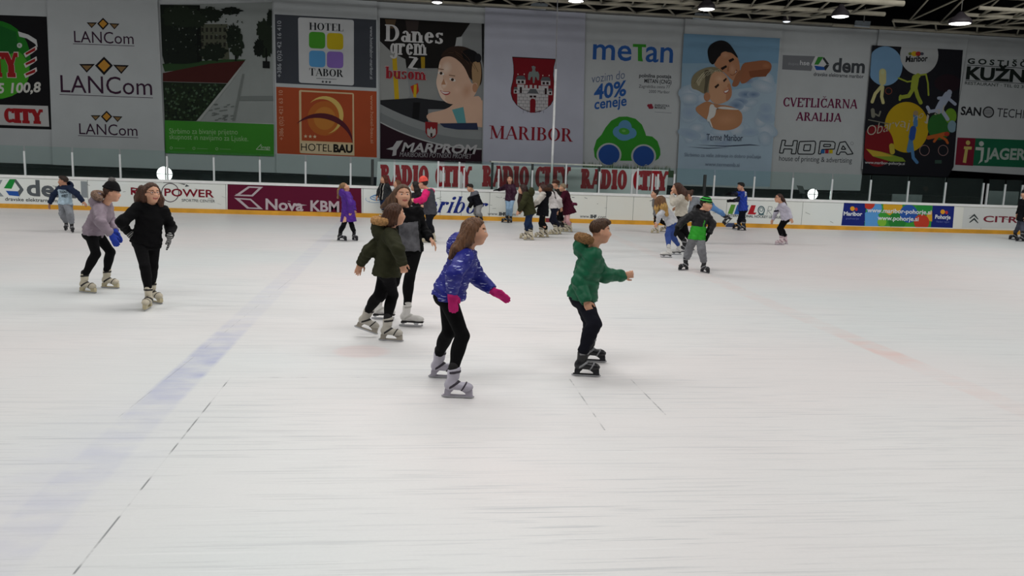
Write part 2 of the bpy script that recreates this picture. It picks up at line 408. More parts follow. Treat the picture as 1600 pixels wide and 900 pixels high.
def mark(x0, z0, x1, z1, a, m, off):
    w, h, cx, cz = (x1-x0)/2, (z1-z0)/2, (x0+x1)/2, (z0+z1)/2; c, s_ = math.cos(a), math.sin(a)
    face.add([(cx+u*c-v*s_, D-off, cz+u*s_+v*c) for u, v in ((-w, -h), (w, -h*.5), (w, h), (-w, h*.6))] if a else [(x0, D-off, z0), (x1, D-off, z0), (x1, D-off, z1), (x0, D-off, z1)], [(0, 1, 2, 3)], m)
face = MB().box((-30, D, .14), (32, D+.09, .96))
for px in (138, 353, 460, 567, 688, 721, 765, 948, 990, 1136, 1255, 1396, 1538):
    x = float(on_y(px, 315, D)[0]); mark(x-.006, .145, x+.006, .96, 0, 1, .002)
rnd = random.Random(3)
for i in range(80):                                            # black puck marks and scrapes
    x = rnd.uniform(-19, 22); z = rnd.uniform(.26, .92); w = rnd.uniform(.01, .10); h = rnd.uniform(.004, .012)
    mark(x-w, z-h, x+w, z+h, rnd.uniform(-.5, .5) or .1, rnd.choice((2, 2, 3)), .0022+i*.00004)
local(face.build('board_face', [white_board, mat('seam_grey', '#6f7572', rough=.7), mat('scrape_grey', '#9da39f', rough=.7), mat('puck_black', '#3c3f3f', rough=.8)]), rail)

def advert(label, draw, Y=D):
    s = Sheet(Y, .003); draw(s); o = s.build('advert_panel'); tag(o, label); return local(o, rail)
RED, NAVY, GREY = '#7d1428', '#20307c', '#7d8487'
def ad_dem(s):
    s.poly([(-14, 282), (4, 281), (-4, 296), (6, 307), (-14, 307)], '#8d979b', 1)
    s.poly([(15, 280), (25, 280), (18, 295), (6, 294)], '#1f8a3c', 1); s.poly([(25, 280), (37, 296), (32, 297), (22, 283)], '#5c6367', 1)
    s.poly([(9, 298), (28, 299), (31, 307), (14, 305)], '#2a57a8', 1); s.poly([(37, 297), (30, 307), (28, 299), (33, 293)], '#5c6367', 1)
    s.text('dem', (42, 305), (119, 309), 24, '#5b6166', 1, .03)
    s.poly([(126, 283), (136, 283.5), (137, 309), (127, 308.5)], '#8f979b', 1)
    s.text('dravske elektrarne maribor', (8, 313.5), (114, 317), 5.4, '#3a3f42', 1, .012)
advert('green and blue power company logo with grey lettering', ad_dem)
def ad_power(s):
    s.arc(266, 301, 14, 15, 1.2, '#4a3a48', 1, 0, 360)
    s.poly([(222-17.5, 293), (222-17.5, 304), (206.5, 304), (206.5, 300), (212, 304), (215, 304.3), (209.5, 299.5), (214, 299), (215, 294), (204.5, 293)], RED, 2)
    s.poly([(206.8, 295), (212.5, 295.2), (212, 297.3), (206.8, 297)], '#b9c0be', 3)
    s.text('RED', (204.5, 304), (240, 305), 11, RED, 1, .02)
    s.text('POWER', (257, 306), (334.5, 308.5), 11.5, RED, 2, .018)
    s.text('SPORTNI CENTER', (284, 315), (336, 316.5), 4.2, '#6a6f73', 2, .004)
    s.line([(255, 285), (270, 285)], 1.2, '#3b3f42'); s.poly([(278, 286), (290, 287.5), (288, 289)], '#3b3f42'); s.poly([(291, 288), (296, 291), (289, 292)], '#55595c')
advert('dark red sports centre lettering with a thin ring', ad_power)
def ad_bank(s):
    s.poly([(355.5, 287), (564.5, 293.5), (565, 333.3), (355.5, 327.2)], '#5e1430', 1)
    g = '#b9aeb3'
    for q in ([(388, 291), (411, 292), (395, 307), (366, 306)], [(366, 309), (392, 310.5), (411, 327), (386, 326)]): s.poly(q, g, 2)
    for q in ([(390, 293.5), (404, 294), (393, 304.5), (375, 304)], [(375, 311.5), (391, 312.8), (403, 324.5), (389, 324)]): s.poly(q, '#5e1430', 3)
    s.text('Nova', (415, 327), (474, 329.5), 16.5, g, 2, .025); s.poly([(460, 318), (480, 320.5), (462, 322.5)], g, 2)
    s.text('KBM', (485, 329.5), (530, 331), 16, g, 2, .03)
advert('maroon panel with a pale folded arrow and bank name', ad_bank)
def ad_script(s):
    s.serif('Maribor', (634, 330.5), (757, 334.5), 26, NAVY, 1, .15, .05, .06, .38)
advert('dark blue slanted script lettering', ad_script)
def ad_scribble(s):
    s.arc(590, 309, 12, 4.5, 1.6, '#5c8fc4', 1, 0, 360); s.arc(588, 307, 7, 3, 1.2, '#7ea6cf', 1, 0, 330); s.arc(586, 311, 15, 6, .7, '#7ea6cf', 1, 20, 200)
advert('pale blue looping brush stroke', ad_scribble)
def ad_web(x0, y0, x1, y1):
    def f(s):
        w = x1-x0; m0 = x0+w*.40; m1 = x0+w*.66
        yy = lambda x: y0+(y1-y0)*(x-x0)/w
        s.text('www.', (x0, yy(x0)), (m0-1, yy(m0)), 5, '#3a4048', 1); s.text('IIHF', (m0, yy(m0)), (m1-1, yy(m1)), 5, '#202630', 1, .05); s.text('.com', (m1, yy(m1)), (x1, yy(x1)), 5, '#3a4048', 1)
    return f
advert('dark web address behind the maroon jacket skater', ad_web(762, 336, 806, 337.5)); advert('dark web address to the right of the skating group', ad_web(906, 340, 947, 341.5))
def ad_league(s):
    s.poly([(1142.5, 319.5), (1149.5, 320), (1144.5, 334.5), (1137, 334)], '#5f9a3a'); s.poly([(1152, 320), (1159, 320.3), (1154, 335), (1147, 334.6)], '#2f62b0')
    s.poly([(1161, 320.5), (1170, 320.8), (1165, 334.8), (1158, 334.6)], '#2f62b0')
    s.poly([(1174, 320.5), (1181, 320.8), (1177.5, 332), (1182, 332.2), (1180, 335.2), (1168, 334.8)], '#b8262f')
    s.arc(1189.5, 328.5, 5.6, 6.8, 1.6, '#41636a', 1); s.arc(1189.5, 327.5, 3, 3.4, 1.0, '#5b7a80', 1); s.poly([(1185, 334), (1194, 334.2), (1193, 336), (1186, 335.8)], '#41636a')
    s.line([(1198, 335.5), (1201, 322.5), (1206.5, 323), (1205.5, 328.5), (1200, 329), (1206, 336)], .7, '#8b9496'); s.line([(1211, 324), (1213, 336)], .7, '#8b9496')
    s.text('INTERNATIONAL HOCKEY LEAGUE', (1136.5, 338.5), (1220, 341.5), 3.9, '#3c464a', 1, .012)
advert('green, blue and red league letters with small round badge', ad_league)
def ad_town(s):
    s.poly([(1319, 315.5), (1354, 316.5), (1350.5, 353), (1314.5, 352)], '#1d2a78', 1); s.poly([(1457.5, 319.2), (1491.5, 320), (1488.5, 356), (1454.5, 355)], '#1d2a78', 1)
    s.poly([(1354, 316.5), (1457.5, 319.2), (1454.5, 355), (1350.5, 353)], '#3f9b3c', 1)
    def inside(pts, c, l):
        q = []
        for x, y in pts: q.append((min(max(x, 1351.5), 1456.5), min(max(y, 317+(x-1354)*.026), 353+(x-1350)*.019)))
        s.poly(q, c, l)
    circ = lambda cx, cy, r: [(cx+r*math.cos(2*PI*k/26), cy+r*math.sin(2*PI*k/26)) for k in range(26)]
    for cx, cy, r, c, l in ((1360, 345, 15, '#5b9bd8', 2), (1366, 325, 12, '#5b9bd8', 2), (1358, 318, 9, '#c33c2c', 3), (1395, 322, 15, '#d5a32e', 2), (1402, 345, 14, '#2a8038', 3), (1420, 334, 14, '#2c57a5', 4), (1444, 324, 12, '#2c8c40', 3), (1440, 347, 12, '#c0402c', 4), (1456, 338, 8, '#d5a32e', 3), (1378, 347, 7, '#7fb93c', 4)):
        inside(circ(cx, cy, r), c, l)
    s.text('www.maribor-pohorje.si', (1355, 331.5), (1455, 335), 6.6, '#dfe3e6', 6, .02); s.text('www.pohorje.si', (1371, 343.5), (1435, 345.6), 6.6, '#dfe3e6', 6, .02)
    for x, y, t in ((1331, 328, 'Maribor'), (1472, 333, 'Pohorje')):
        s.ell(x+1, y-2, 3.6, 3.6, '#e3a02c', 2); s.ell(x+7, y-1, 2.2, 2.6, '#c23b3b', 3)
        s.text(t, (x-13+(2 if t[0] == 'P' else 0), y+8.5), (x+16-(3 if t[0] == 'P' else 0), y+9.4), 6, '#dfe3ea', 3, .03)
        s.text('pohorje' if t[0] == 'M' else 'Maribor region', (x-9, y+14.5), (x+11, y+15), 2.8, '#6b78b8', 3)
advert('colourful circle patterned tourism panel between two navy squares', ad_town)
def ad_car(s):
    s.poly([(1506, 324), (1618, 327), (1616, 358), (1503, 356)], '#d3d6d4', 1)
    for dy in (0, 6): s.poly([(1514, 341.5+dy), (1522.5, 334+dy), (1529, 342.5+dy), (1527.5, 342.8+dy), (1522, 337.5+dy), (1516, 342+dy)], '#3d4446', 2)
    s.text('CITROËN', (1536, 346.5), (1640, 349.8), 9.3, '#7b2a38', 2, .02)
advert('white panel with two grey chevrons and dark red letters', ad_car)

# ---- protective glass on the boards
def glass_mat():
    m = bpy.data.materials.new('clear_glass'); m.use_nodes = True; nt = m.node_tree; N = nt.nodes; L = nt.links
    for n in list(N):
        if n.type == 'BSDF_PRINCIPLED': N.remove(n)
    out = [n for n in N if n.type == 'OUTPUT_MATERIAL'][0]
    tr = N.new('ShaderNodeBsdfTransparent'); tr.inputs[0].default_value = (.90, .965, .95, 1)
    gl = N.new('ShaderNodeBsdfGlossy'); gl.inputs['Roughness'].default_value = .04; gl.inputs[0].default_value = (.9, 1, .97, 1)
    df = N.new('ShaderNodeBsdfDiffuse'); df.inputs[0].default_value = (.55, .72, .70, 1)
    fr = N.new('ShaderNodeFresnel'); fr.inputs[0].default_value = 1.3
    m1 = N.new('ShaderNodeMixShader'); L.new(fr.outputs[0], m1.inputs[0]); L.new(tr.outputs[0], m1.inputs[1]); L.new(gl.outputs[0], m1.inputs[2])
    nz = N.new('ShaderNodeTexNoise'); nz.inputs['Scale'].default_value = 1.5
    mr = N.new('ShaderNodeMapRange'); mr.inputs[3].default_value = .006; mr.inputs[4].default_value = .024; L.new(nz.outputs[0], mr.inputs[0])
    m2 = N.new('ShaderNodeMixShader'); L.new(mr.outputs[0], m2.inputs[0]); L.new(m1.outputs[0], m2.inputs[1]); L.new(df.outputs[0], m2.inputs[2])
    L.new(m2.outputs[0], out.inputs['Surface']); return m
GLASS = glass_mat()
post_m = mat('aluminium_post', (.62, .65, .66), rough=.45, metal=.15, spec=.5, noise=.05)
dark_m = mat('dark_frame', (.03, .035, .035), rough=.6)
screen = empty('glass_screen', (0, D+.05, HB))
tag(screen, 'clear protective glass in light metal posts on the rink barrier', 'glass screen')
POSTS = [(-38, 234), (38, 236), (113, 238), (187.5, 241), (261, 244), (334, 246), (406, 249.5), (477.5, 252.5), (548, 255), (616.5, 258), (685, 252), (693, 261), (718, 253), (725.5, 262), (779.5, 264), (832, 266), (885, 256), (937, 268), (988, 271), (997, 263), (1020, 271), (1028.5, 272), (1054, 272), (1116.5, 274), (1179, 276), (1239, 278), (1300.6, 280), (1361, 281), (1420, 283), (1478, 285), (1537, 286), (1544, 287), (1571, 288), (1598, 289), (1640, 290)]
px_prev = None
for px, pt in POSTS:
    P = on_y(px, pt, D+.05); base_px = px
    x = float(P[0])
    local(MB().box((x-.028, D+.02, HB), (x+.028, D+.075, float(P[2]))).build('post', post_m), screen)
    if px_prev is not None and x-px_prev[0] > .3:
        zt = HB+.92
        local(MB().box((px_prev[0]+.03, D+.045, HB), (x-.03, D+.055, zt)).build('pane', GLASS), screen)
    px_prev = (x,)
for px, pt in ((582, 249), (1102, 273)):
    P = on_y(px, pt, D+.05); x = float(P[0])
    local(tag(MB().box((x-.045, D+.02, HB), (x+.045, D+.1, float(P[2]))).build('post', dark_m), 'dark end post'), screen)

# ---- bench shelter behind the glass, white pole, work lamps
sh = empty('bench_shelter', (0, D+1.0, 0))
tag(sh, 'low team bench shelter with thin pale roof behind the glass', 'shelter')
a = on_y(768, 253, D+.5); b = on_y(942, 258, D+.5)
zr = float((a[2]+b[2])/2)
local(MB().box((a[0], D+.6, zr-.03), (b[0], D+1.25, zr+.02)).build('roof_panel', mat('pale_roof', (.55, .55, .5), rough=.6)), sh)
for px in (770, 833, 886, 938):
    x = float(on_y(px, 260, D+.5)[0]); local(MB().box((x-.04, D+.62, 0), (x+.04, D+.70, zr-.03)).build('post', dark_m), sh)
local(MB().box((a[0]+.1, D+1.0, .42), (b[0]-.1, D+1.4, .48)).build('bench_seat', mat('bench_wood', (.16, .11, .07), rough=.6)), sh)
p0 = on_y(861.5, 291, D+.35); p1 = on_y(868.5, 108, D+.35); p2 = on_y(872, -30, D+.35)
pole = MB().tube([(p0[0], D+.35, 0), (p1[0], D+.35, p1[2])], .042).build('flag_pole', mat('white_pole', (.72, .74, .74), rough=.4), smooth=True)
tag(pole, 'tall thin white pole in front of the town crest banner', 'pole')
MB().tube([(p1[0], D+.35, p1[2]-.1), (p2[0]-.05, D+.35, 11.0)], .018, 6).build('hoist_cable', mat('grey_cable', (.2, .2, .21)), pole)
lamp_face = mat('lamp_glow', (1.0, .98, .95), emit=3.0, noise=0)
for px, py, lab in ((257, 272, 'round lit white floodlight behind the glass beside the red lettering advert'), (1270, 303.5, 'round lit white floodlight behind the glass beside the navy tourism panel')):
    c = on_y(px, py, D+.55); r = (11.5 if px < 800 else 9.0)*float(D/F_PX)*1.02
    w = empty('floodlight', (float(c[0]), D+.6, 0)); tag(w, lab, 'floodlight', 'floodlights behind the glass')
    w_l = lambda o: local(o, w)
    w_l(MB().lathe([(r*1.0, -.04), (r*1.04, 0), (r*.95, .10), (r*.5, .2), (.08, .24)], (c[0], D+.6, c[2]), (0, 1, 0)).build('housing', dark_m, smooth=True))
    w_l(MB().lathe([(r*.97, -.045), (r*.6, -.06), (.01, -.065)], (c[0], D+.6, c[2]), (0, 1, 0)).build('lamp_lens', lamp_face, smooth=True))
    w_l(MB().box((c[0]-.03, D+.66, 0), (c[0]+.03, D+.72, c[2]-r*.9)).box((c[0]-.22, D+.5, 0), (c[0]+.22, D+.9, .04)).build('stand', dark_m))
    w_l(MB().box((c[0]+.03, D+.50, c[2]-r), (c[0]+.06, D+.52, c[2]+r)).box((c[0]-r, D+.50, c[2]-.012), (c[0]+r, D+.52, c[2]+.012)).build('guard_bar', dark_m))
x = float(on_y(1257, 297, D+1.3)[0]); z = float(on_y(1257, 297, D+1.3)[2])
t = empty('laptop', (x, D+1.4, 0)); tag(t, 'dark open laptop on a small stand left of the right floodlight', 'laptop')
local(MB().add([(x-.22, D+1.5, z+.16), (x+.02, D+1.5, z+.14), (x+.1, D+1.4, z-.12), (x-.12, D+1.4, z-.10), (x-.22, D+1.52, z+.16), (x+.02, D+1.52, z+.14), (x+.1, D+1.42, z-.12), (x-.12, D+1.42, z-.10)], [(0,1,2,3),(7,6,5,4),(0,4,5,1),(1,5,6,2),(2,6,7,3),(3,7,4,0)]).build('screen', dark_m), t)
local(MB().box((x-.15, D+1.2, z-.14), (x+.12, D+1.43, z-.11)).build('keyboard', dark_m), t)
local(MB().box((x-.03, D+1.28, 0), (x+.03, D+1.34, z-.14)).box((x-.2, D+1.15, 0), (x+.2, D+1.5, .03)).build('stand', dark_m), t)
# low bleacher step behind the glass
bl = MB()
for k in range(3): bl.box((-30, D+4.6+k*.8, 0), (32, D+5.4+k*.8, .35+k*.38))
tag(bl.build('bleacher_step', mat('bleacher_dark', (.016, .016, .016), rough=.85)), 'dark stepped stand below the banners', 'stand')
for px0, px1, py0, py1, lab in ((1395, 1440, 303, 316, 'pale grey screen panel behind the glass left of the white advert'), (1546, 1590, 298, 318, 'pale grey screen panel behind the glass above the white advert')):
    A = on_y(px0, py0, D+1.2); B = on_y(px1, py1, D+1.2)
    tag(MB().box((A[0], D+1.2, 0), (B[0], D+1.25, float(A[2]))).build('partition_panel', mat('grey_panel', (.16, .18, .18), rough=.7)), lab, 'panel')
# ================================================================== the big banners on the far side
YB = D+3.4
CLOTH = '#a6abad'
NB = 0
ZT = float(np.mean([on_y(x, y, YB)[2] for x, y in ((590, 1), (757, 13), (912, 18), (1070, 28), (1220, 38), (1366, 46), (1507, 56))]))   # the banners hang from one level rail
def banner(label, quad, draw, cloth=CLOTH, Y=YB):
    global NB
    NB += 1
    if Y == YB and NB % 2: Y = YB+.09
    s = Sheet(Y, .002); s.slab(quad, cloth, .02)
    if Y < YB+.5 and Y > YB-.5:
        for i in (0, 1, 4, 5): s.mb.v[i] = (s.mb.v[i][0], s.mb.v[i][1], ZT)
    s.dim = .72; s.keep = (CLOTH,); draw(s)
    return tag(s.build('advert_banner'), label, 'banner', 'large advert banners')
BLK = '#121216'
def bn_radio(s):
    s.poly([(-70, 21), (73, 26), (81, 202.5), (-60, 198)], BLK, 1)
    s.ell(-8, 94, 56, 62, '#1f7a22', 2); s.ell(-2, 112, 48, 42, '#4aa32c', 3); s.poly([(-50, 60), (-10, 36), (25, 50), (30, 80), (-20, 95)], '#176326', 4)
    for k in range(3):
        s.poly([(38, 84+k*16-1), (57, 71+k*17), (58, 77+k*17), (52, 82+k*17), (40, 86+k*16+4), (37, 82+k*16+2)], '#d9d4d2', 5)
        s.poly([(39.5, 83+k*16), (55, 74+k*17), (55, 79+k*17), (41, 86+k*16)], '#9c1f22', 6)
    s.poly([(28, 49), (44, 54), (57, 62), (59, 74), (54, 68), (42, 60), (30, 57)], '#cfd2d2', 5)
    s.serif('TY', (-16, 121), (31, 122), 41, '#d9c8c4', 7, .36, .2, .12); s.serif('TY', (-14, 120), (29.5, 121), 38.5, '#9c1f22', 8, .34, .18, .1)
    s.ell(30.5, 71, 4, 4, '#c9cfca', 7); s.text('R', (29, 73), (32.5, 73), 4, '#2c6b30', 8)
    s.text('5', (-3, 145), (6, 145.5), 15, '#d6d6d0', 8, .03, .12); s.text('100,8', (17, 145), (63, 143.5), 15, '#d6d6d0', 8, .03, .15)
    s.poly([(-60, 162), (75, 165.5), (77, 198), (-58, 193)], '#c6c6c6', 7)
    s.serif('CITY', (7, 191.5), (68, 194), 23, '#a31f26', 8, .36, .2, .12); s.serif('RADIO', (-70, 188), (-3, 191), 23, '#a31f26', 8, .36, .2, .12)
banner('leftmost large banner, black with green globe and red CITY lettering', [(-75, -34), (72, -30), (82.5, 257), (-62, 252)], bn_radio)
GOLD, PLUM = '#c9923a', '#3c2138'
def bn_lan(s):
    for cx, cy, k, x0, x1, yb, h in ((161, 37, .66, 116, 209, 66, 18), (162.5, 102.5, 1.0, 95, 238, 144, 27), (166.5, 182, .64, 124, 215, 209.5, 17)):
        for sg in (-1, 1):
            s.poly([(cx+sg*14*k, cy-2*k+sg*.6), (cx+sg*39*k, cy-1.5*k+sg*1.0), (cx+sg*27*k, cy+12*k+sg)], '#1a171a', 1); s.poly([(cx+sg*19*k, cy+.6*k+sg*.5), (cx+sg*34.5*k, cy+.8*k+sg), (cx+sg*27*k, cy+9*k+sg)], '#8a6f4a', 2)
        s.poly([(cx-14*k, cy), (cx, cy-14*k), (cx+14*k, cy), (cx, cy+15*k)], '#1a171a', 2); s.poly([(cx-9.5*k, cy), (cx, cy-9.5*k), (cx+9.5*k, cy), (cx, cy+10*k)], GOLD, 3)
        s.text('LANCom', (x0, yb), (x1, yb+4.2*k*1.1), h, PLUM, 1); s.line([(x0-2, yb+3.5*k), (x1+1, yb+9*k)], .9, PLUM)
banner('grey banner with three gold diamond logos over purple lettering', [(72, -30), (245, -20), (258.5, 264), (82.5, 257.5)], bn_lan)
def bn_park(s):
    m = lambda x, y: (240+x/3.461, y/3.461)
    pl = lambda pts, c, l: s.poly([m(x, y) for x, y in pts], c, l)
    pl([(35, 25), (640, 12), (650, 668), (60, 652)], '#99a09e', 1)                       # pale sky and paving
    pl([(200, 130), (400, 130), (410, 320), (200, 320)], '#55594a', 2)
    for i in range(6):
        for j in range(4): pl([(258+i*24, 150+j*40), (270+i*24, 150+j*40), (270+i*24, 172+j*40), (258+i*24, 172+j*40)], '#2b2c26', 3)
    pl([(47, 345), (380, 320), (500, 322), (470, 345), (60, 388)], '#2e4a2a', 3)
    pl([(50, 395), (300, 345), (495, 328), (400, 450), (50, 440)], '#4a1f1c', 4)
    pl([(50, 442), (400, 452), (230, 655), (60, 650)], '#1f2c1e', 4)
    r = random.Random(5)
    for k in range(240):
        u = r.random(); v = r.random(); x = 55+u*(330-v*170); y = 455+v*190
        pl([(x, y), (x+9, y-6), (x+14, y+4), (x+4, y+9)], r.choice(['#33472f', '#24331f', '#49604a', '#16201a']), 5)
    pl([(395, 455), (470, 360), (478, 362), (405, 462), (250, 655), (232, 655)], '#a9aeab', 5)
    pl([(480, 400), (492, 400), (440, 655), (425, 655)], '#7b827f', 5); pl([(470, 520), (645, 518), (647, 545), (462, 545)], '#7d8482', 5)
    for k in range(26):
        x = 300+r.random()*130; y = 560+r.random()*90; pl([(x, y), (x+18, y-3), (x+20, y+2), (x+2, y+5)], '#6d7471', 5)
    pl([(35, 25), (235, 28), (250, 335), (180, 345), (105, 345), (90, 340), (60, 348), (47, 300)], '#17201a', 5)  # great tree on the left
    pl([(235, 28), (250, 28), (262, 330), (235, 335)], '#0f1512', 6)
    for x, y, rx, ry in ((445, 230, 42, 85), (430, 190, 38, 60), (320, 285, 75, 45), (300, 80, 80, 40), (420, 60, 60, 22), (600, 160, 45, 60), (615, 230, 50, 80), (570, 260, 30, 50), (630, 100, 18, 50), (150, 90, 110, 60), (230, 110, 60, 40)):
        P = []
        for i in range(40):
            a = 2*PI*i/40; k = 1+r.uniform(-.22, .16); P.append((x+rx*k*math.cos(a), y+ry*k*math.sin(a)))
        P = [(min(max(px_, 37), 640), min(max(py_, 22), 345)) for px_, py_ in P]
        pl(P, r.choice(['#1a241b', '#141c17', '#212c20']), 6)
    for k in range(150):                                                                   # leaf gaps and bright leaves
        x = r.uniform(60, 480); y = r.uniform(35, 300); pl([(x, y), (x+6, y-3), (x+8, y+3), (x+2, y+5)], r.choice(['#0b0f0d', '#2d3a2c', '#6e7670', '#222d22']), 7)
    pl([(440, 300), (448, 300), (448, 330), (440, 330)], '#0d110f', 7); pl([(590, 330), (628, 332), (628, 370), (590, 368)], '#15191a', 7); pl([(604, 260), (612, 260), (614, 340), (606, 340)], '#0d110f', 7)
    pl([(60, 650), (650, 672), (651, 846), (62, 828)], '#3f8f2e', 6)
    g = '#9cc290'
    s.text('Skrbimo za bivanje prijetno', m(85, 722), m(455, 727), 8.2, g, 7, -.004); s.text('skupnost in navijamo za Ljuske.', m(85, 752), m(512, 764), 8.2, g, 7, -.004)
    for x in (95, 218, 342): s.arc(*m(x, 798+x*.02), 2.2, 2.2, .7, g, 7); s.line([m(x+16, 799+x*.02), m(x+75, 801+x*.02)], .8, '#7fae74', 7)
    s.line([m(555, 808), m(582, 780)], .8, '#cfe0c8', 7); s.line([m(555, 808), m(630, 811)], .8, '#cfe0c8', 7); s.text('Snaga', m(578, 803), m(630, 804), 4.5, '#cfe0c8', 7, 0, .1)
banner('banner with a dark park path photograph over a green text strip', [(245, -20), (427, -9), (432, 270), (258.5, 264)], bn_park)
def bn_hotels(s):
    m = lambda x, y: (240+x/3.461, y/3.461)
    pl = lambda pts, c, l: s.poly([m(x, y) for x, y in pts], c, l)
    pl([(655, 77), (1204, 107), (1204, 476), (663, 449)], '#43474f', 1); pl([(663, 469), (1206, 494), (1207, 852), (668, 830)], '#b0502e', 1)
    s.rrect([m(781, 93), m(1083, 108), m(1083, 463), m(786, 447)], 4, '#cdd0d2', 2)
    s.serif('HOTEL', m(842, 161), m(1026, 170), 11.5, '#202226', 3, .18, .05, .1); s.serif('TABOR', m(842, 408), m(1026, 417), 11.5, '#202226', 3, .18, .05, .1)
    for x0, y0, x1, y1, c in ((840, 171, 928, 262, '#4da02f'), (937, 177, 1026, 268, '#cbb51e'), (841, 272, 929, 363, '#5aa0d6'), (937, 277, 1026, 368, '#8d6fc0')):
        s.rrect([m(x0, y0), m(x1, y0+4), m(x1, y1+2), m(x0, y1-2)], 6, c, 3)
    s.line([m(880, 424), m(990, 429)], .7, '#4a4d52', 3)
    def star(x, y, r, c, l):
        X, Y_ = m(x, y); s.poly([(X+(r if i % 2 == 0 else r*.42)*math.sin(i*PI/5), Y_-(r if i % 2 == 0 else r*.42)*math.cos(i*PI/5)) for i in range(10)], c, l)
    for k in (-1, 0, 1): star(934+k*19, 443+k, 2.6, '#33363b', 3)
    s.text('+386 (0)2 42 16 410', m(690, 418), m(690, 112), 5.8, '#aab0b6', 3, .01, 0, .69, (-6.2, 0)); s.text('www.hoteltabor-maribor.si', m(1170, 142), m(1170, 428), 4.6, '#b4b9be', 3, .01, 0, .69, (4.8, 0))
    s.rrect([m(786, 486), m(1083, 503), m(1086, 842), m(790, 828)], 3, '#d9c096', 2); pl([(798, 496), (1075, 510), (1076, 772), (801, 760)], '#b0502e', 3)
    s.ell(*m(925, 640), 27, 27, '#bd6a30', 4); s.ell(*m(925, 640), 17, 18, '#c8823a', 5)
    def crescent(c0, r0, a0, a1, wmax, c, l):
        P = []; Q = []
        for i in range(21):
            a = math.radians(a0+(a1-a0)*i/20); w = wmax*math.sin(PI*i/20); P.append((c0[0]+r0[0]*math.cos(a), c0[1]+r0[1]*math.sin(a))); Q.append((c0[0]+(r0[0]-w)*math.cos(a), c0[1]+(r0[1]-w)*math.sin(a)))
        for i in range(20): s.poly([m(*P[i]), m(*P[i+1]), m(*Q[i+1]), m(*Q[i])], c, l)
    crescent((925, 622), (102, 102), -140, 80, 26, '#dfc06c', 6); crescent((905, 772), (172, 160), -140, 2, 30, '#5a2430', 7)
    for k in (-1, 0, 1): star(847+k*25, 738+k, 3.2, '#dfc9a4', 6)
    pl([(797, 768), (1083, 782), (1086, 842), (797, 828)], '#d9c8a4', 4)
    s.text('HOTEL', m(797, 814), m(965, 821), 11.5, '#26221f', 5); s.text('BAU', m(972, 821), m(1077, 825), 11.5, '#1c1917', 5, .05)
    s.text('+386 (0)2 421 63 10', m(702, 758), m(698, 488), 6, '#d69a7c', 3, .01, 0, .69, (-6.2, 0)); s.text('www.hotel-bau.si', m(1172, 515), m(1174, 775), 5, '#d69a7c', 3, .01, 0, .69, (4.8, 0))
banner('banner with a dark grey hotel sign above an orange hotel sign', [(427, -9), (589, 1), (594, 277), (432, 270)], bn_hotels)
SKIN, SKIN2 = '#d9b49c', '#b98868'
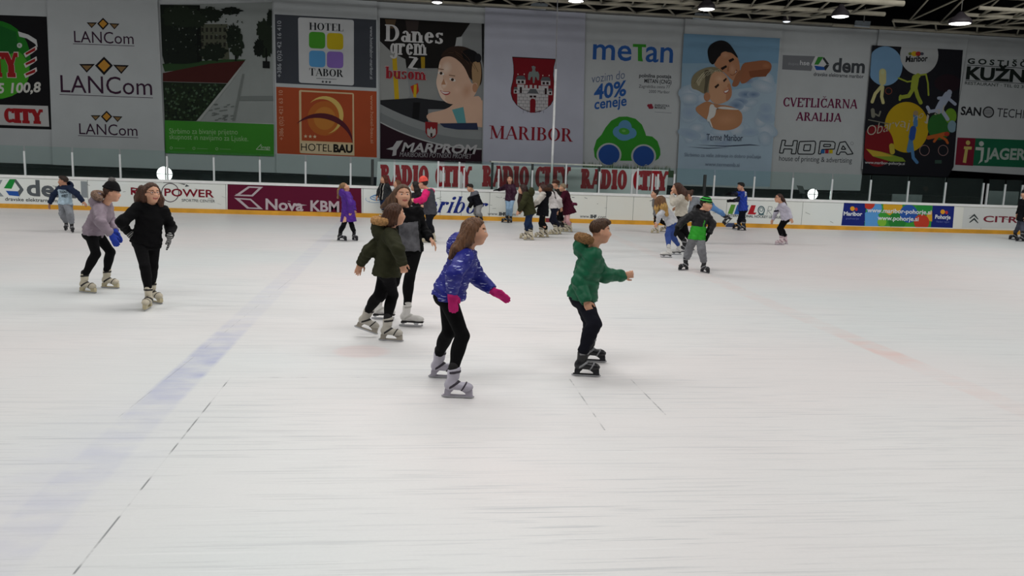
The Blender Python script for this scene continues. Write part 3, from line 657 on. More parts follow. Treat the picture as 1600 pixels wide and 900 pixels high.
def bn_bus(s):
    m = lambda x, y: (580+x/2.8125, y/2.8125)
    pl = lambda pts, c, l: s.poly([m(x, y) for x, y in pts], c, l)
    pl([(38, 78), (497, 104), (486, 720), (40, 695)], '#8b8f90', 1); pl([(38, 78), (435, 102), (365, 205), (300, 300), (38, 300)], '#191716', 2)
    pl([(38, 180), (90, 230), (150, 260), (170, 420), (120, 480), (38, 440)], '#9a9d9b', 3); pl([(200, 320), (290, 300), (290, 440), (210, 440)], '#8f9290', 3)
    pl([(60, 84), (110, 86), (100, 125), (70, 125)], '#5b4a36', 3); pl([(150, 90), (210, 92), (200, 170), (160, 160)], '#3a3230', 3); pl([(485, 104), (497, 104), (494, 300), (487, 260)], '#1d1d20', 3); pl([(375, 165), (400, 160), (400, 230), (365, 230)], '#a9adad', 3)
    pl([(92, 250), (112, 250), (126, 490), (106, 492)], '#c9a81e', 4); pl([(218, 250), (236, 250), (236, 300), (220, 300)], '#a88a20', 4); pl([(172, 380), (205, 365), (210, 400), (190, 430)], '#b03828', 4); pl([(188, 372), (200, 372), (198, 430), (185, 425)], '#c9a81e', 5)
    pl([(40, 440), (200, 430), (360, 450), (360, 480), (250, 480), (250, 540), (150, 535), (40, 470)], '#26282c', 4); pl([(185, 450), (215, 450), (210, 525), (180, 520)], '#101114', 5)
    s.smooth = True
    pl([(370, 450), (440, 425), (490, 420), (488, 560), (262, 545), (232, 500), (330, 482)], SKIN, 5); pl([(355, 482), (405, 470), (418, 548), (380, 545)], '#5f9fa3', 6); pl([(405, 470), (490, 440), (488, 560), (418, 548)], SKIN, 6)
    pl([(300, 255), (318, 225), (350, 203), (405, 202), (455, 225), (482, 265), (490, 340), (478, 385), (450, 360), (420, 330), (380, 260)], '#33241c', 7); pl([(440, 270), (478, 262), (486, 330), (470, 400), (445, 380)], '#a98a66', 8)
    pl([(300, 265), (322, 248), (360, 248), (405, 285), (430, 340), (442, 372), (462, 360), (470, 385), (455, 420), (435, 440), (385, 458), (340, 458), (308, 435), (292, 395), (284, 360), (292, 330)], SKIN, 8)
    pl([(300, 265), (292, 330), (284, 360), (292, 395), (308, 435), (340, 458), (322, 420), (312, 380), (318, 330)], '#e6cab6', 9)
    s.ell(*m(436, 245), 13.5, 9.5, '#121214', 9, rot=.35); s.ell(*m(470, 255), 5, 7, '#1c1c20', 9)
    for x, y in ((307, 322), (357, 350)): s.ell(*m(x, y), 5.2, 2.4, '#e8e2dc', 10, rot=.4); s.ell(*m(x, y), 2.3, 2.3, '#3a2c22', 11); s.line([m(x-15, y-20), m(x+12, y-16)], 1.3, '#7a5a44', 10)
    pl([(318, 345), (328, 372), (308, 372)], SKIN2, 10); pl([(298, 392), (318, 404), (352, 402), (340, 418), (318, 418)], '#a8444a', 10); pl([(303, 397), (320, 406), (347, 405), (335, 412), (318, 412)], '#efe9e6', 11)
    s.ell(*m(456, 386), 4, 7, SKIN2, 10)
    for x, y, rx, ry, c_ in ((330, 300, 26, 34, '#ecd6c6'), (322, 370, 14, 22, '#ecd6c6'), (375, 395, 22, 24, '#e4bda6'), (420, 400, 26, 40, '#c79a7e'), (345, 440, 22, 10, '#dcb79e')): s.soft(*m(x, y), rx/2.8, ry/2.8, '#d9b49c', c_, 9, rot=.3)
    for k in range(7): s.line([m(325+k*14, 222+abs(k-4)*3), m(352+k*15, 226+k*6), m(392+k*13, 250+k*11)], .5, '#5c4230' if k % 2 else '#241812', 8)
    s.smooth = False
    pl([(300, 542), (465, 540), (470, 570), (330, 568)], '#2c3550', 7)
    def sw(o, n=16): return [(40+i*(446/n), 458+o+ (1-(1-i/n)**2)*118 + (6 if i == n else 0)*0) for i in range(n+1)]
    A = sw(0); B = sw(76); C_ = sw(90)
    pl(A+[(486, 600)]+B[::-1], '#8d9293', 8); pl(sw(36)+B[::-1], '#7b8082', 9); pl(B+C_[::-1], '#b0b3b3', 10)
    pl(sw(82)+[(486, 718), (40, 697)], '#2a1420', 10)
    pl([(237, 535), (292, 538), (291, 585), (280, 603), (264, 609), (248, 600), (238, 582)], '#8c2026', 11); pl([(245, 570), (250, 562), (256, 570), (264, 556), (272, 570), (280, 563), (284, 572), (283, 592), (264, 606), (247, 594)], '#b9b6b4', 12); pl([(260, 585), (269, 585), (269, 603), (260, 603)], '#33201f', 13)
    for t, p0, p1, h in (('Danes', (60, 180), (315, 193), 26), ('grem', (82, 240), (245, 243), 27), ('z', (160, 300), (207, 306), 28)): s.serif(t, m(*p0), m(*p1), h if t != 'z' else 27, '#cfcfcf', 12, .2, .08, .1)
    s.serif('busom', m(60, 345), m(243, 353), 20, '#d8b8b8', 12, .24, .12, .12); s.serif('busom', m(62, 344), m(241, 352), 18.5, '#9a2430', 13, .2, .08, .1)
    pl([(66, 655), (95, 645), (112, 620), (140, 617), (122, 645), (112, 660), (110, 682), (92, 686), (96, 660)], '#b9b9bb', 12)
    s.text('MARPROM', m(133, 665), m(455, 676), 13.5, '#b9b9bb', 12, .028, .28); s.text('MARIBORSKI POTNIŠKI PROMET', m(125, 688), m(440, 697), 7, '#a2a2a6', 12, .0, .15)
banner('banner of a smiling woman with sunglasses on her head above a dark bus advert', [(589, 1), (758, 13), (754, 282), (594, 277)], bn_bus)
def bn_town(s):
    m = lambda x, y: (785+x/8.179, 80+y/8.179)
    pl = lambda pts, c, l: s.poly([m(x, y) for x, y in pts], c, l)
    shield = [(124, 70), (684, 98), (660, 200), (652, 300), (662, 400), (675, 500), (665, 600), (620, 685), (560, 735), (480, 775), (400, 786), (320, 772), (240, 735), (180, 690), (130, 620), (106, 540), (108, 470), (130, 380), (142, 280), (140, 180)]
    pl(shield, '#161214', 1); c = np.mean(shield, axis=0); pl([tuple(c+(np.array(p)-c)*.975) for p in shield], '#7e1420', 2)
    W, G, K = '#c2c0c2', '#5b5e62', '#2a1416'
    pl([(190, 425), (280, 428), (280, 470), (495, 480), (497, 440), (588, 443), (582, 712), (520, 755), (400, 778), (300, 758), (190, 690)], W, 3)
    for x, y in ((308, 450), (364, 448), (422, 452), (478, 456)): pl([(x-16, y-17), (x+16, y-16), (x+16, y+28), (x-16, y+28)], W, 3)
    for j, y in enumerate(range(500, 760, 42)):
        s.line([m(192 if y < 690 else 192+(y-690)*1.3, y), m(582 if y < 700 else 582-(y-700)*1.3, y+10)], .45, '#4a4a50', 4)
        for i in range(8):
            x = 215+i*52+(j % 2)*24
            if x < 575 and (y < 690 or 240 < x < 530): s.line([m(x, y), m(x, y+40)], .4, '#4a4a50', 4)
    for x, y in ((237, 362), (555, 378)):
        pl([(x-70, y), (x-45, y-50), (x+42, y-48), (x+66, y+2)], G, 4); pl([(x-60, y), (x+58, y+4), (x+58, y+58), (x-60, y+54)], W, 4)
        for dx in (-26, 22): pl([(x+dx-16, y+14), (x+dx+14, y+15), (x+dx+14, y+48), (x+dx-16, y+46)], K, 5)
        pl([(x-15, y+95), (x+12, y+96), (x+12, y+175), (x-15, y+173)], K, 5)
        for dx in (-38, 42): s.ell(*m(x+dx, y-68), .9, 1.1, '#d9c6c0', 4)
    for x, y in ((170, 490), (612, 510)): pl([(x-26, y), (x-18, y-32), (x+18, y-32), (x+26, y)], G, 4); pl([(x-25, y), (x+25, y+1), (x+25, y+50), (x-25, y+50)], W, 4); pl([(x-14, y+12), (x+12, y+12), (x+12, y+40), (x-14, y+40)], K, 5)
    pl([(318, 540), (355, 482), (428, 484), (465, 545)], G, 5); pl([(330, 540), (455, 545), (462, 590), (326, 590)], W, 5)
    for x in (366, 414): pl([(x-18, 566), (x+18, 567), (x+18, 592), (x-18, 591)], K, 6)
    pl([(353, 785), (353, 640), (365, 612), (390, 604), (415, 614), (425, 640), (418, 785)], '#7e1420', 6)
    pl([(372, 195), (396, 186), (425, 200), (418, 235), (428, 262), (455, 260), (472, 300), (468, 372), (448, 368), (432, 330), (420, 325), (408, 408), (390, 408), (384, 325), (366, 330), (350, 372), (326, 362), (330, 295), (345, 262), (375, 262), (384, 235)], '#7d8886', 5)
    s.serif('MARIBOR', (764, 216.5), (895, 221.5), 20.5, '#8c1f2e', 2, .16, .05, .1)
banner('pale banner with a red castle shield and dark red town name', [(758, 13), (915, 18), (910, 286), (754, 282)], bn_town, '#a3a6b3')
def bn_gas(s):
    m = lambda x, y: (900+x/2.8125, y/2.8125)
    pl = lambda pts, c, l: s.poly([m(x, y) for x, y in pts], c, l)
    BL, GR = '#2f5fa8', '#3d9a2e'
    s.text('me', m(73, 259), m(243, 267), 34.5, BL, 1, .012); s.text('an', m(305, 270), m(425, 275), 34.5, BL, 1, .012)
    pl([(250, 193), (308, 195), (308, 208), (290, 207), (290, 250), (294, 270), (272, 268), (272, 207), (250, 206)], GR, 1)
    s.text('vozim do', m(68, 365), m(214, 345), 13.5, '#5c6c8c', 1, -.005); s.text('40%', m(78, 437), m(220, 418), 22.5, BL, 1, .028); s.text('ceneje', m(80, 480), m(222, 463), 16, BL, 1, .022)
    for t, x0, y0, x1, y1, h, b in (('polnilna postaja', 277, 339, 419, 344, 5.6, .025), ('METAN (CNG)', 300, 363, 419, 369, 6, .025), ('Zagrebška cesta 77', 276, 385, 413, 389, 4.6, .0), ('2000 Maribor', 320, 408, 412, 411, 4.6, 0), ('ENERGETIKA', 346, 467, 411, 470, 3.2, .02), ('MARIBOR', 346, 477, 395, 480, 3.2, .02)):
        s.text(t, m(x0, y0), m(x1, y1), h, '#3a3d42', 1, b)
    for x, y in ((320, 464), (329, 463), (325, 472), (333, 472)): s.ell(*m(x, y), 2.6, 2.4, '#8f2a3c', 1)
    s.line([m(345, 492), m(420, 497)], .6, '#7b7f84', 1)
    top = [(82, 690), (78, 655), (90, 615), (112, 592), (130, 560), (155, 530), (190, 513), (225, 512), (262, 522), (290, 548), (304, 582), (308, 596), (335, 600), (358, 620), (370, 655), (371, 680), (362, 698), (345, 708), (95, 705)]
    pl(top, '#35912c', 1)
    for x, y, rx, ry in ((215, 562, 30, 34), (190, 580, 28, 26), (240, 585, 26, 24), (212, 598, 34, 20)): s.ell(*m(x, y), rx/2.8, ry/2.8, '#5f96bd', 2)
    s.ell(*m(212, 577), 8.5, 5.2, '#49a03a', 3, rot=.2); s.ell(*m(210, 575), 3, 2, '#6fb85c', 4)
    for x, y in ((145, 680), (297, 686)): s.ell(*m(x, y), 19.5, 18.5, '#b6bcbc', 2); s.ell(*m(x, y), 16.5, 16, '#27509a', 3)
    r = random.Random(11)
    for i in range(90):
        x = 30+i*4.3; y = 722+i*.28; pl([(x-3, y+18), (x+r.uniform(-2, 5), y-r.uniform(2, 20)), (x+3, y+18)], r.choice(['#4d6b3a', '#3a5a34', '#66804e']), 4)
    pl([(20, 736), (430, 750), (430, 780), (20, 770)], '#465f3c', 4)
    for i in range(6): s.arc(*m(170+i*46, 720+i*3), 2.4, 2.2, .9, '#b9c2b0', 5)
banner('grey banner with blue gas lettering and a rounded green car drawing', [(915, 18), (1071, 28), (1057, 290), (910, 286)], bn_gas)
def bn_spa(s):
    m = lambda x, y: (1060+x/4.094, 50+y/4.094)
    pl = lambda pts, c, l: s.poly([m(x, y) for x, y in pts], c, l)
    pl([(36, 10), (650, 40), (585, 990), (-10, 975)], '#a9bfd0', 1); pl([(36, 10), (650, 40), (635, 250), (20, 260)], '#7da6c4', 2); pl([(25, 200), (636, 200), (628, 330), (15, 420)], '#93b3c9', 3)
    r = random.Random(4)
    for q in range(46):
        x = r.uniform(20, 600); y = r.uniform(300, 700)
        if 180 < x < 420 and y < 480: continue
        s.soft(*m(min(max(x, 70), 560), y), r.uniform(9, 20), r.uniform(6, 12), '#a3b9cb', r.choice(['#c4d0dc', '#bccad8', '#98adc6', '#c8d2dc']), 4, 5, r.uniform(-.4, .4))
    for x, y, rx, ry in ((430, 400, 12, 6), (395, 445, 12, 6), (480, 400, 10, 5), (370, 470, 12, 8), (440, 310, 10, 6)): s.soft(*m(x, y), rx, ry, '#9db2c8', '#66809f', 5)
    s.smooth = True
    pl([(400, 200), (470, 190), (560, 178), (600, 205), (590, 255), (545, 285), (470, 290), (430, 330), (390, 330)], '#a3694a', 5); pl([(450, 250), (590, 235), (560, 285), (460, 290)], '#8a5338', 6)
    pl([(190, 160), (185, 110), (215, 70), (270, 50), (320, 65), (360, 120), (390, 180), (330, 120), (260, 150), (225, 215), (200, 195)], '#1b1a1c', 7)
    pl([(225, 215), (240, 160), (310, 105), (350, 130), (385, 170), (395, 230), (395, 290), (370, 320), (345, 310), (300, 265), (260, 235)], '#c08a68', 6); pl([(380, 250), (410, 240), (400, 300), (380, 350), (340, 350), (350, 315)], '#a06a4c', 6)
    pl([(320, 180), (350, 165), (358, 178), (328, 196)], '#241a18', 8); pl([(270, 230), (305, 212), (312, 224), (280, 245)], '#241a18', 8); pl([(318, 215), (335, 250), (312, 252)], '#a06a4c', 8); pl([(325, 268), (360, 245), (378, 240), (372, 262), (345, 282)], '#7a3a34', 8); pl([(332, 268), (360, 252), (374, 246), (366, 262), (345, 275)], '#ece6e0', 9)
    pl([(80, 340), (85, 290), (120, 250), (190, 222), (250, 225), (300, 265), (230, 250), (205, 290), (190, 400), (160, 395), (120, 370), (90, 365)], '#8c8468', 8); pl([(110, 300), (170, 250), (220, 232), (200, 262), (150, 300), (130, 360)], '#b5ae90', 9); pl([(160, 240), (215, 245), (190, 330), (180, 400), (160, 390), (175, 300)], '#5e5848', 9)
    pl([(200, 290), (230, 250), (275, 250), (310, 280), (335, 330), (345, 395), (330, 430), (290, 455), (240, 465), (210, 440), (190, 410)], '#cf9f7c', 8); pl([(310, 330), (335, 330), (345, 395), (330, 430), (300, 450)], '#b98260', 9)
    pl([(230, 350), (255, 330), (262, 340), (240, 362)], '#33241e', 10); pl([(285, 310), (305, 292), (310, 302), (292, 322)], '#33241e', 10); pl([(285, 380), (312, 370), (328, 360), (322, 382), (300, 398)], '#9a4a44', 10); pl([(290, 380), (315, 372), (324, 366), (316, 382), (300, 390)], '#f0eae4', 11)
    s.ell(*m(183, 415), 5, 7, '#b98260', 10)
    pl([(190, 440), (240, 465), (330, 470), (400, 505), (412, 545), (400, 600), (330, 632), (220, 625), (195, 560), (175, 560), (95, 495), (150, 455)], '#b98560', 7)
    pl([(200, 465), (225, 460), (235, 490), (390, 500), (380, 490), (245, 470), (235, 540), (205, 555), (190, 580), (180, 560), (195, 520)], '#dcdcd8', 11); pl([(190, 555), (200, 555), (220, 610), (212, 610)], '#dcdcd8', 11)
    for x, y, rx, ry, c0, c_ in ((345, 235, 24, 40, '#c08a68', '#d2a080'), (300, 150, 30, 25, '#c08a68', '#cf9c7a'), (262, 300, 36, 30, '#cf9f7c', '#dfb494'), (300, 370, 22, 24, '#cf9f7c', '#c98f6e'), (310, 560, 80, 45, '#b98560', '#c8946e'), (560, 215, 30, 18, '#a3694a', '#b87a56')): s.soft(*m(x, y), rx/4.1, ry/4.1, c0, c_, 7 if y > 500 else 9)
    for k in range(12): s.line([m(100+k*12, 330-k*7), m(150+k*10, 262-k*2), m(215+k*5, 240+k*2)], .5, '#cfc8aa' if k % 2 else '#5f5a46', 9)
    s.smooth = False
    s.text('Terme Maribor', m(178, 692), m(410, 698), 10, '#3a4258', 5)
    for pts in ([(110, 721), (300, 728), (460, 718), (525, 726), (460, 724), (300, 733)], [(58, 733), (190, 742), (330, 738), (190, 746)]): pl(pts, '#3a4258', 5)
    s.text('Skrbimo za vaše zdravje in dobro počutje', m(38, 795), m(528, 808), 5.6, '#7f8fa2', 5); s.text('www.termemb.si', m(170, 856), m(390, 862), 6, '#7f8fa2', 5)
banner('light blue banner of a couple bathing in steam', [(1071, 28), (1224, 38), (1200, 295.5), (1057, 290)], bn_spa)
def bn_print(s):
    m = lambda x, y: (1200+x/2.8125, y/2.8125)
    pl = lambda pts, c, l: s.poly([m(x, y) for x, y in pts], c, l)
    pl([(65, 242), (208, 247), (190, 312), (62, 305)], '#7a7d82', 1); s.text('hse', m(140, 285), m(182, 287), 7, '#d0d3d6', 2, .02); s.text('skupina', m(88, 285), m(134, 287), 4.5, '#9fa3a8', 2)
    pl([(208, 247), (248, 248), (272, 284), (250, 318), (210, 315), (190, 284)], '#d2d5d6', 2)
    pl([(220, 250), (244, 250), (222, 284), (203, 284)], '#3b8f3a', 3); pl([(246, 250), (270, 283), (258, 284), (240, 258)], '#33383c', 3); pl([(203, 288), (246, 294), (256, 308), (212, 308)], '#2a5aa8', 3); pl([(270, 286), (252, 312), (246, 294), (256, 284)], '#33383c', 3)
    s.text('dem', m(282, 315), m(424, 320), 21, '#474b50', 1, .03); s.text('dravske elektrarne maribor', m(200, 333), m(420, 344), 5.6, '#3c4044', 1, .015)
    s.serif('CVETLIČARNA', m(66, 468), m(392, 478), 14.5, '#6b1d44', 1, .18, .11, .08); s.serif('ARALIJA', m(122, 530), m(322, 536), 13.5, '#6b1d44', 1, .18, .11, .08)
    w = 1.6
    for pts in ([(50, 672), (62, 616), (78, 617), (72, 640), (108, 641), (112, 618), (130, 618), (122, 676), (102, 676), (106, 655), (70, 654), (66, 673), (50, 672)], [(140, 622), (205, 620), (210, 628), (204, 672), (196, 678), (134, 677), (130, 668), (138, 626), (140, 622)], [(160, 636), (188, 636), (184, 662), (156, 662), (160, 636)],
                [(222, 676), (230, 620), (288, 622), (296, 630), (292, 655), (252, 656), (236, 657), (232, 677), (222, 676)], [(246, 634), (276, 635), (274, 644), (244, 644), (246, 634)], [(300, 678), (316, 626), (340, 622), (374, 676), (348, 679), (340, 668), (318, 668), (312, 680), (300, 678)], [(330, 640), (342, 656), (322, 656), (330, 640)]):
        s.line([m(*p) for p in pts], w, '#1f2124', 2)
    for x, c in ((240, '#2a6aa8'), (258, '#a02838'), (276, '#cbb51e')): pl([(x-6, 658), (x+9, 658), (x+8, 674), (x-7, 674)], c, 3)
    s.text('house of printing & advertising', m(48, 706), m(368, 716), 8, '#4a4d52', 1)
    s.arc(*m(369, 630), 2.6, 2.6, .6, '#8a8d92', 1)
banner('white banner with three sponsor logos, power company, florist and printer', [(1224, 38), (1374, 46.5), (1344, 298), (1200, 295.5)], bn_print)
def bn_sport(s):
    m = lambda x, y: (1350+x/4.286, 60+y/4.286)
    pl = lambda pts, c, l: s.poly([m(x, y) for x, y in pts], c, l)
    pl([(55, 46), (494, 69), (663, 78), (600, 860), (560, 930), (-10, 905), (5, 600)], '#1c1d24', 1)
    def inside(pts, l, c):
        P = []
        for x, y in pts:
            xl = 55-(y-46)*.075; xr = 663-(y-78)*.095; P.append((min(max(x, xl), xr), max(y, 46+(x-55)*.053)))
        pl(P, c, l)
    circ = lambda cx, cy, rx, ry: [(cx+rx*math.cos(2*PI*k/40), cy+ry*math.sin(2*PI*k/40)) for k in range(40)]
    inside(circ(140, 185, 118, 132), 2, '#7ba4c8'); inside(circ(370, 110, 128, 134), 2, '#b9bdbe'); pl([(250, 56), (494, 69), (480, 120), (250, 110)], '#b9bdbe', 2)
    inside(circ(285, 595, 148, 170), 2, '#bfa01c'); inside(circ(90, 720, 110, 140), 3, '#7d1a22'); inside(circ(505, 590, 80, 90), 2, '#2e6b30'); inside(circ(580, 520, 40, 52), 3, '#6f9c30'); inside(circ(590, 590, 30, 40), 3, '#7d9aa8'); inside(circ(560, 300, 90, 60), 2, '#281a22')
    for x, c, r in ((310, '#6c7a3a', 3), (338, '#cfae2a', 5), (364, '#a8302c', 4.5), (388, '#4a4a58', 3)): s.ell(*m(x, 103), r, r*.8, c, 4)
    s.text('Maribor', m(278, 158), m(425, 152), 9, '#1c1c20', 4, .03)
    def fig(parts, c, l, w=1.0):
        for pts, ww in parts: s.line([m(*p) for p in pts], ww*w, c, l); [s.ell(*m(*p), ww*w/2, ww*w/2, c, l, n=12) for p in pts]
    fig([([(125, 225), (125, 290)], 11), ([(118, 320), (75, 370), (55, 425)], 5), ([(125, 325), (118, 390), (128, 430)], 5)], '#c9c48a', 4); s.ell(*m(125, 225), 3, 4, '#c9cf9a', 5); s.arc(*m(165, 352), 5.5, 5.5, 1, '#8a4a38', 4)
    fig([([(345, 265), (335, 330)], 11), ([(350, 250), (415, 240), (428, 300), (432, 380)], 2.6), ([(330, 285), (290, 290), (230, 265)], 2.4), ([(330, 335), (300, 385), (245, 395)], 6), ([(345, 335), (360, 390), (380, 430)], 6), ([(245, 385), (240, 410)], 4)], '#9aa83c', 4); s.ell(*m(362, 250), 4, 4, '#9aa83c', 5)
    fig([([(560, 380), (520, 440), (500, 480)], 12), ([(540, 400), (500, 400)], 5), ([(575, 410), (610, 440)], 5), ([(500, 480), (440, 490), (425, 460)], 5), ([(520, 480), (560, 540)], 6)], '#a6b0c4', 4); s.ell(*m(572, 362), 4, 4.5, '#a6b0c4', 5)
    fig([([(58, 480), (62, 520)], 6), ([(62, 500), (100, 520), (110, 490)], 2.5), ([(30, 545), (165, 572)], 1.5)], '#7d7d70', 4)
    fig([([(345, 510), (345, 580)], 7), ([(330, 610), (320, 660)], 10), ([(318, 665), (300, 750)], 7), ([(318, 700), (330, 800), (355, 830)], 5)], '#4f7fae', 5); s.ell(*m(347, 500), 4, 4, '#a08a66', 6); fig([([(330, 605), (322, 665)], 9)], '#2a4f9c', 6)
    fig([([(430, 665), (500, 650), (540, 640)], 6), ([(470, 690), (500, 650), (550, 680), (560, 700)], 4)], '#b8602c', 4); [s.arc(*m(x, 750), 8, 8.5, .9, '#9a7a78', 4) for x in (405, 530)]; s.ell(*m(555, 640), 4, 3.5, '#a83a2a', 5)
    pl([(14, 740), (120, 760), (260, 800), (280, 825), (180, 825), (60, 790)], '#7f9a34', 4); pl([(14, 740), (120, 762), (200, 790), (60, 790)], '#c2a83a', 5); fig([([(185, 720), (190, 760)], 8)], '#b8a83c', 5)
    cur = '#b7b2a2'
    for t, p0, p1, h in (('O', (15, 645), (75, 650), 16), ('ba', (85, 640), (160, 622), 18), ('r', (165, 612), (195, 605), 16), ('v', (200, 600), (235, 590), 13), ('aj', (240, 590), (300, 605), 14), ('n', (325, 560), (360, 545), 12), ('o', (365, 540), (395, 530), 12), ('j', (405, 540), (430, 560), 15), ('al', (470, 515), (530, 500), 13)):
        s.text(t, m(*p0), m(*p1), h, cur, 7, -.012, .1)
    s.text('www.maribor-pohorje.si', m(5, 838), m(272, 848), 4.2, '#c2c2c2', 7, .02)
    pl([(475, 815), (520, 815), (520, 838), (475, 838)], '#3a5248', 4)
banner('dark banner with yellow, blue and red circles and athlete silhouettes', [(1374, 46.5), (1514, 56), (1482, 262), (1346.5, 264)], bn_sport)
def bn_food(s):
    m = lambda x, y: (1490+x/3.913, 60+y/3.913)
    pl = lambda pts, c, l: s.poly([m(x, y) for x, y in pts], c, l)
    G = '#26302c'
    s.text('G O S T I Š Č E', m(84, 153), m(500, 178), 8, G, 1, .035); s.line([m(82, 163), m(520, 187)], 1.0, G); s.text('KUŽNIK', m(74, 246), m(570, 276), 18.5, '#1c2522', 1, .04)
    s.line([m(72, 256), m(520, 282)], .9, G); s.text('RESTAURANT · TEL 02 331 5487', m(68, 281), m(540, 312), 4.6, '#4a524e', 1, .02)
    s.text('SAN', m(42, 466), m(166, 473), 12.5, '#25262a', 1, .03); s.ell(*m(213, 451), 9, 9, '#2b2c30', 1); s.ell(*m(213, 451), 7, 7, '#a2a6a8', 2); [s.line([m(190, y), m(236, y+2)], .6, '#55585c', 3) for y in (440, 450, 460)]; s.text('TECHNIK', m(263, 478), m(520, 496), 13.5, '#34363a', 1, 0)
    pl([(24, 606), (450, 622), (450, 790), (9, 773)], '#1c6a4a', 1); pl([(24, 606), (134, 611), (118, 779), (9, 773)], '#7e1f34', 2)
    s.ell(*m(88, 638), 3.4, 3.6, '#c8b86a', 3); pl([(64, 660), (112, 662), (110, 680), (88, 679), (76, 762), (56, 758), (70, 678), (62, 677)], '#c8b86a', 3)
    s.ell(*m(170, 644), 3.8, 4, '#c2c9c4', 3); pl([(136, 664), (186, 667), (184, 700), (176, 750), (150, 768), (164, 740), (168, 685), (134, 682)], '#c2c9c4', 3)
    s.text('JAGER', m(190, 735), m(438, 742), 16.5, '#aebcb4', 3, .035)
banner('rightmost white banner with restaurant, heating and green grocer logos', [(1514, 56), (1690, 67), (1655, 277), (1483, 266)], bn_food)
def bn_strip(s):
    for x0, y0, x1, y1 in ((594, 290, 737, 293), (753, 291.5, 891, 294), (907, 294.5, 1043, 298.5)):
        w = x1-x0; c = '#b42733'; yy = lambda x: y0+(y1-y0)*(x-x0)/w
        a, b = x0+w*.53, x0+w*.60
        s.serif('RADIO', (x0, yy(x0)), (a, yy(a)), 33 if x0 < 900 else 31, c, 1, .34, .19, .12); s.serif('CITY', (b, yy(b)), (x1, yy(x1)), 33 if x0 < 900 else 31, c, 1, .34, .19, .12)
st_ = banner('long low white banner with three red radio station names behind the glass', [(590, 252.5), (1044.5, 265.5), (1041, 304), (588, 294)], bn_strip, '#d3d8d8', D+1.7)
st_m = MB()
for px in (592, 740, 892, 1041):
    q = on_y(px, 275, D+1.74); st_m = MB().box((q[0]-.03, D+1.722, 0), (q[0]+.03, D+1.78, q[2]+.1)); st_m.build('support_post', mat('dark_post', (.03, .035, .035), rough=.6), st_)

# ================================================================== roof trusses and lamps
truss_m = mat('painted_steel', (.30, .28, .22), rough=.6, noise=.15, nscale=3)
truss_d = mat('dull_steel', (.12, .12, .11), rough=.7, noise=.2)
def truss(label, chords, webs, lo_group='roof trusses'):
    """chords: (px, py, px, py, depth offset, radius); webs: zigzag bars between two chords"""
    t = empty('roof_truss', (0, D, 9)); tag(t, label, 'truss', lo_group); E = []
    for x0, y0, x1, y1, dy, r in chords:
        a = on_y(x0, y0, D+dy); b = on_y(x1, y1, D+dy); b[2] = (a[2]+b[2])/2; a[2] = b[2]; E.append((a, b))
        local(MB().tube([a, b], r).build('chord', truss_m, smooth=True), t)
    for i, j, n in webs:
        a0, a1 = E[i]; b0, b1 = E[j]; lo, hi = max(min(a0[0], a1[0]), min(b0[0], b1[0])), min(max(a0[0], a1[0]), max(b0[0], b1[0]))
        f = lambda E_, x: E_[0]+(E_[1]-E_[0])*((x-E_[0][0])/(E_[1][0]-E_[0][0]))
        mb = MB()
        for k in range(n):
            x0 = lo+(hi-lo)*k/n; x1 = lo+(hi-lo)*(k+1)/n; xm = (x0+x1)/2
            mb.tube([f(E[i], x0), f(E[j], xm)], .032, 6).tube([f(E[j], xm), f(E[i], x1)], .032, 6)
        local(mb.build('web_bar', truss_m, smooth=True), t)
truss('long roof truss of pale tubes ending above the couple banner', [(300, -30, 1290, 24, 1.2, .065), (500, -22, 1383, 15, -1.2, .072), (700, -38, 1412, 6, -3.2, .085), (380, -18, 1300, 41, 2.6, .045)], [(0, 3, 14), (1, 0, 16), (2, 1, 12)])
truss('shorter roof truss of pale tubes above the rightmost banners', [(1395, 31, 1720, 52, 1.6, .062), (1503, 23, 1720, 35, -.8, .062), (1530, 14, 1720, 22, -2.4, .062), (1301, 40, 1720, 62, 2.8, .062), (1400, -14, 1720, 2, -.8, .1)], [(4, 0, 5), (1, 0, 3), (2, 1, 3), (0, 3, 5)])
bar = MB()
a = on_y(-60, -40, YB+.1); b = on_y(1660, 62, YB+.1)
tag(MB().tube([(a[0], YB+.06, ZT+.08), (b[0], YB+.06, ZT+.08)], .078, 8).build('banner_rail', mat('rail_grey', (.13, .13, .12), rough=.7), smooth=True), 'long grey rail along the top of the banners', 'rail')
lens_m = mat('lamp_lens_glow', (1, .99, .97), emit=6.0, noise=0)
house_m = mat('lamp_housing', (.035, .03, .035), rough=.5)
LP = [(900, 0.5, 0, 1.0, 'above the green car banner'), (1104, 13, -1.5, 1.0, 'above the couple banner'), (1313, 24.5, -2.5, 1.0, 'above the sponsor logo banner'), (1500, 35.5, -2.0, 1.1, 'above the dark athlete banner'), (1229, 32.5, 2.2, .55, 'small and dim'), (683, 2.5, 1.6, .7, 'above the banner of the smiling woman')]
for px, py, dy, k, where in LP:
    c = on_y(px, py, D+dy); r = .24*k*(1.3 if k > 1 else 1.1)
    l = empty('high_bay_lamp', tuple(c)); tag(l, 'round dark ceiling lamp with a glowing white lens '+where, 'lamp', 'ceiling lamps over the ice')
    local(MB().lathe([(r, -.02), (r*1.05, .03), (r*.9, .12), (r*.5, .22), (.06, .34)], c).build('housing', house_m, smooth=True), l)
    local(MB().lathe([(r*.93, -.03), (r*.6, -.055), (.01, -.06)], c).build('lens', lens_m if k > .6 else mat('lamp_lens_dim', (.8, .85, .9), emit=1.2, noise=0), smooth=True), l)
    local(MB().tube([c+np.array([0, 0, .38]), c+np.array([0, 0, 1.4])], .015, 6).build('hanger', truss_d), l)
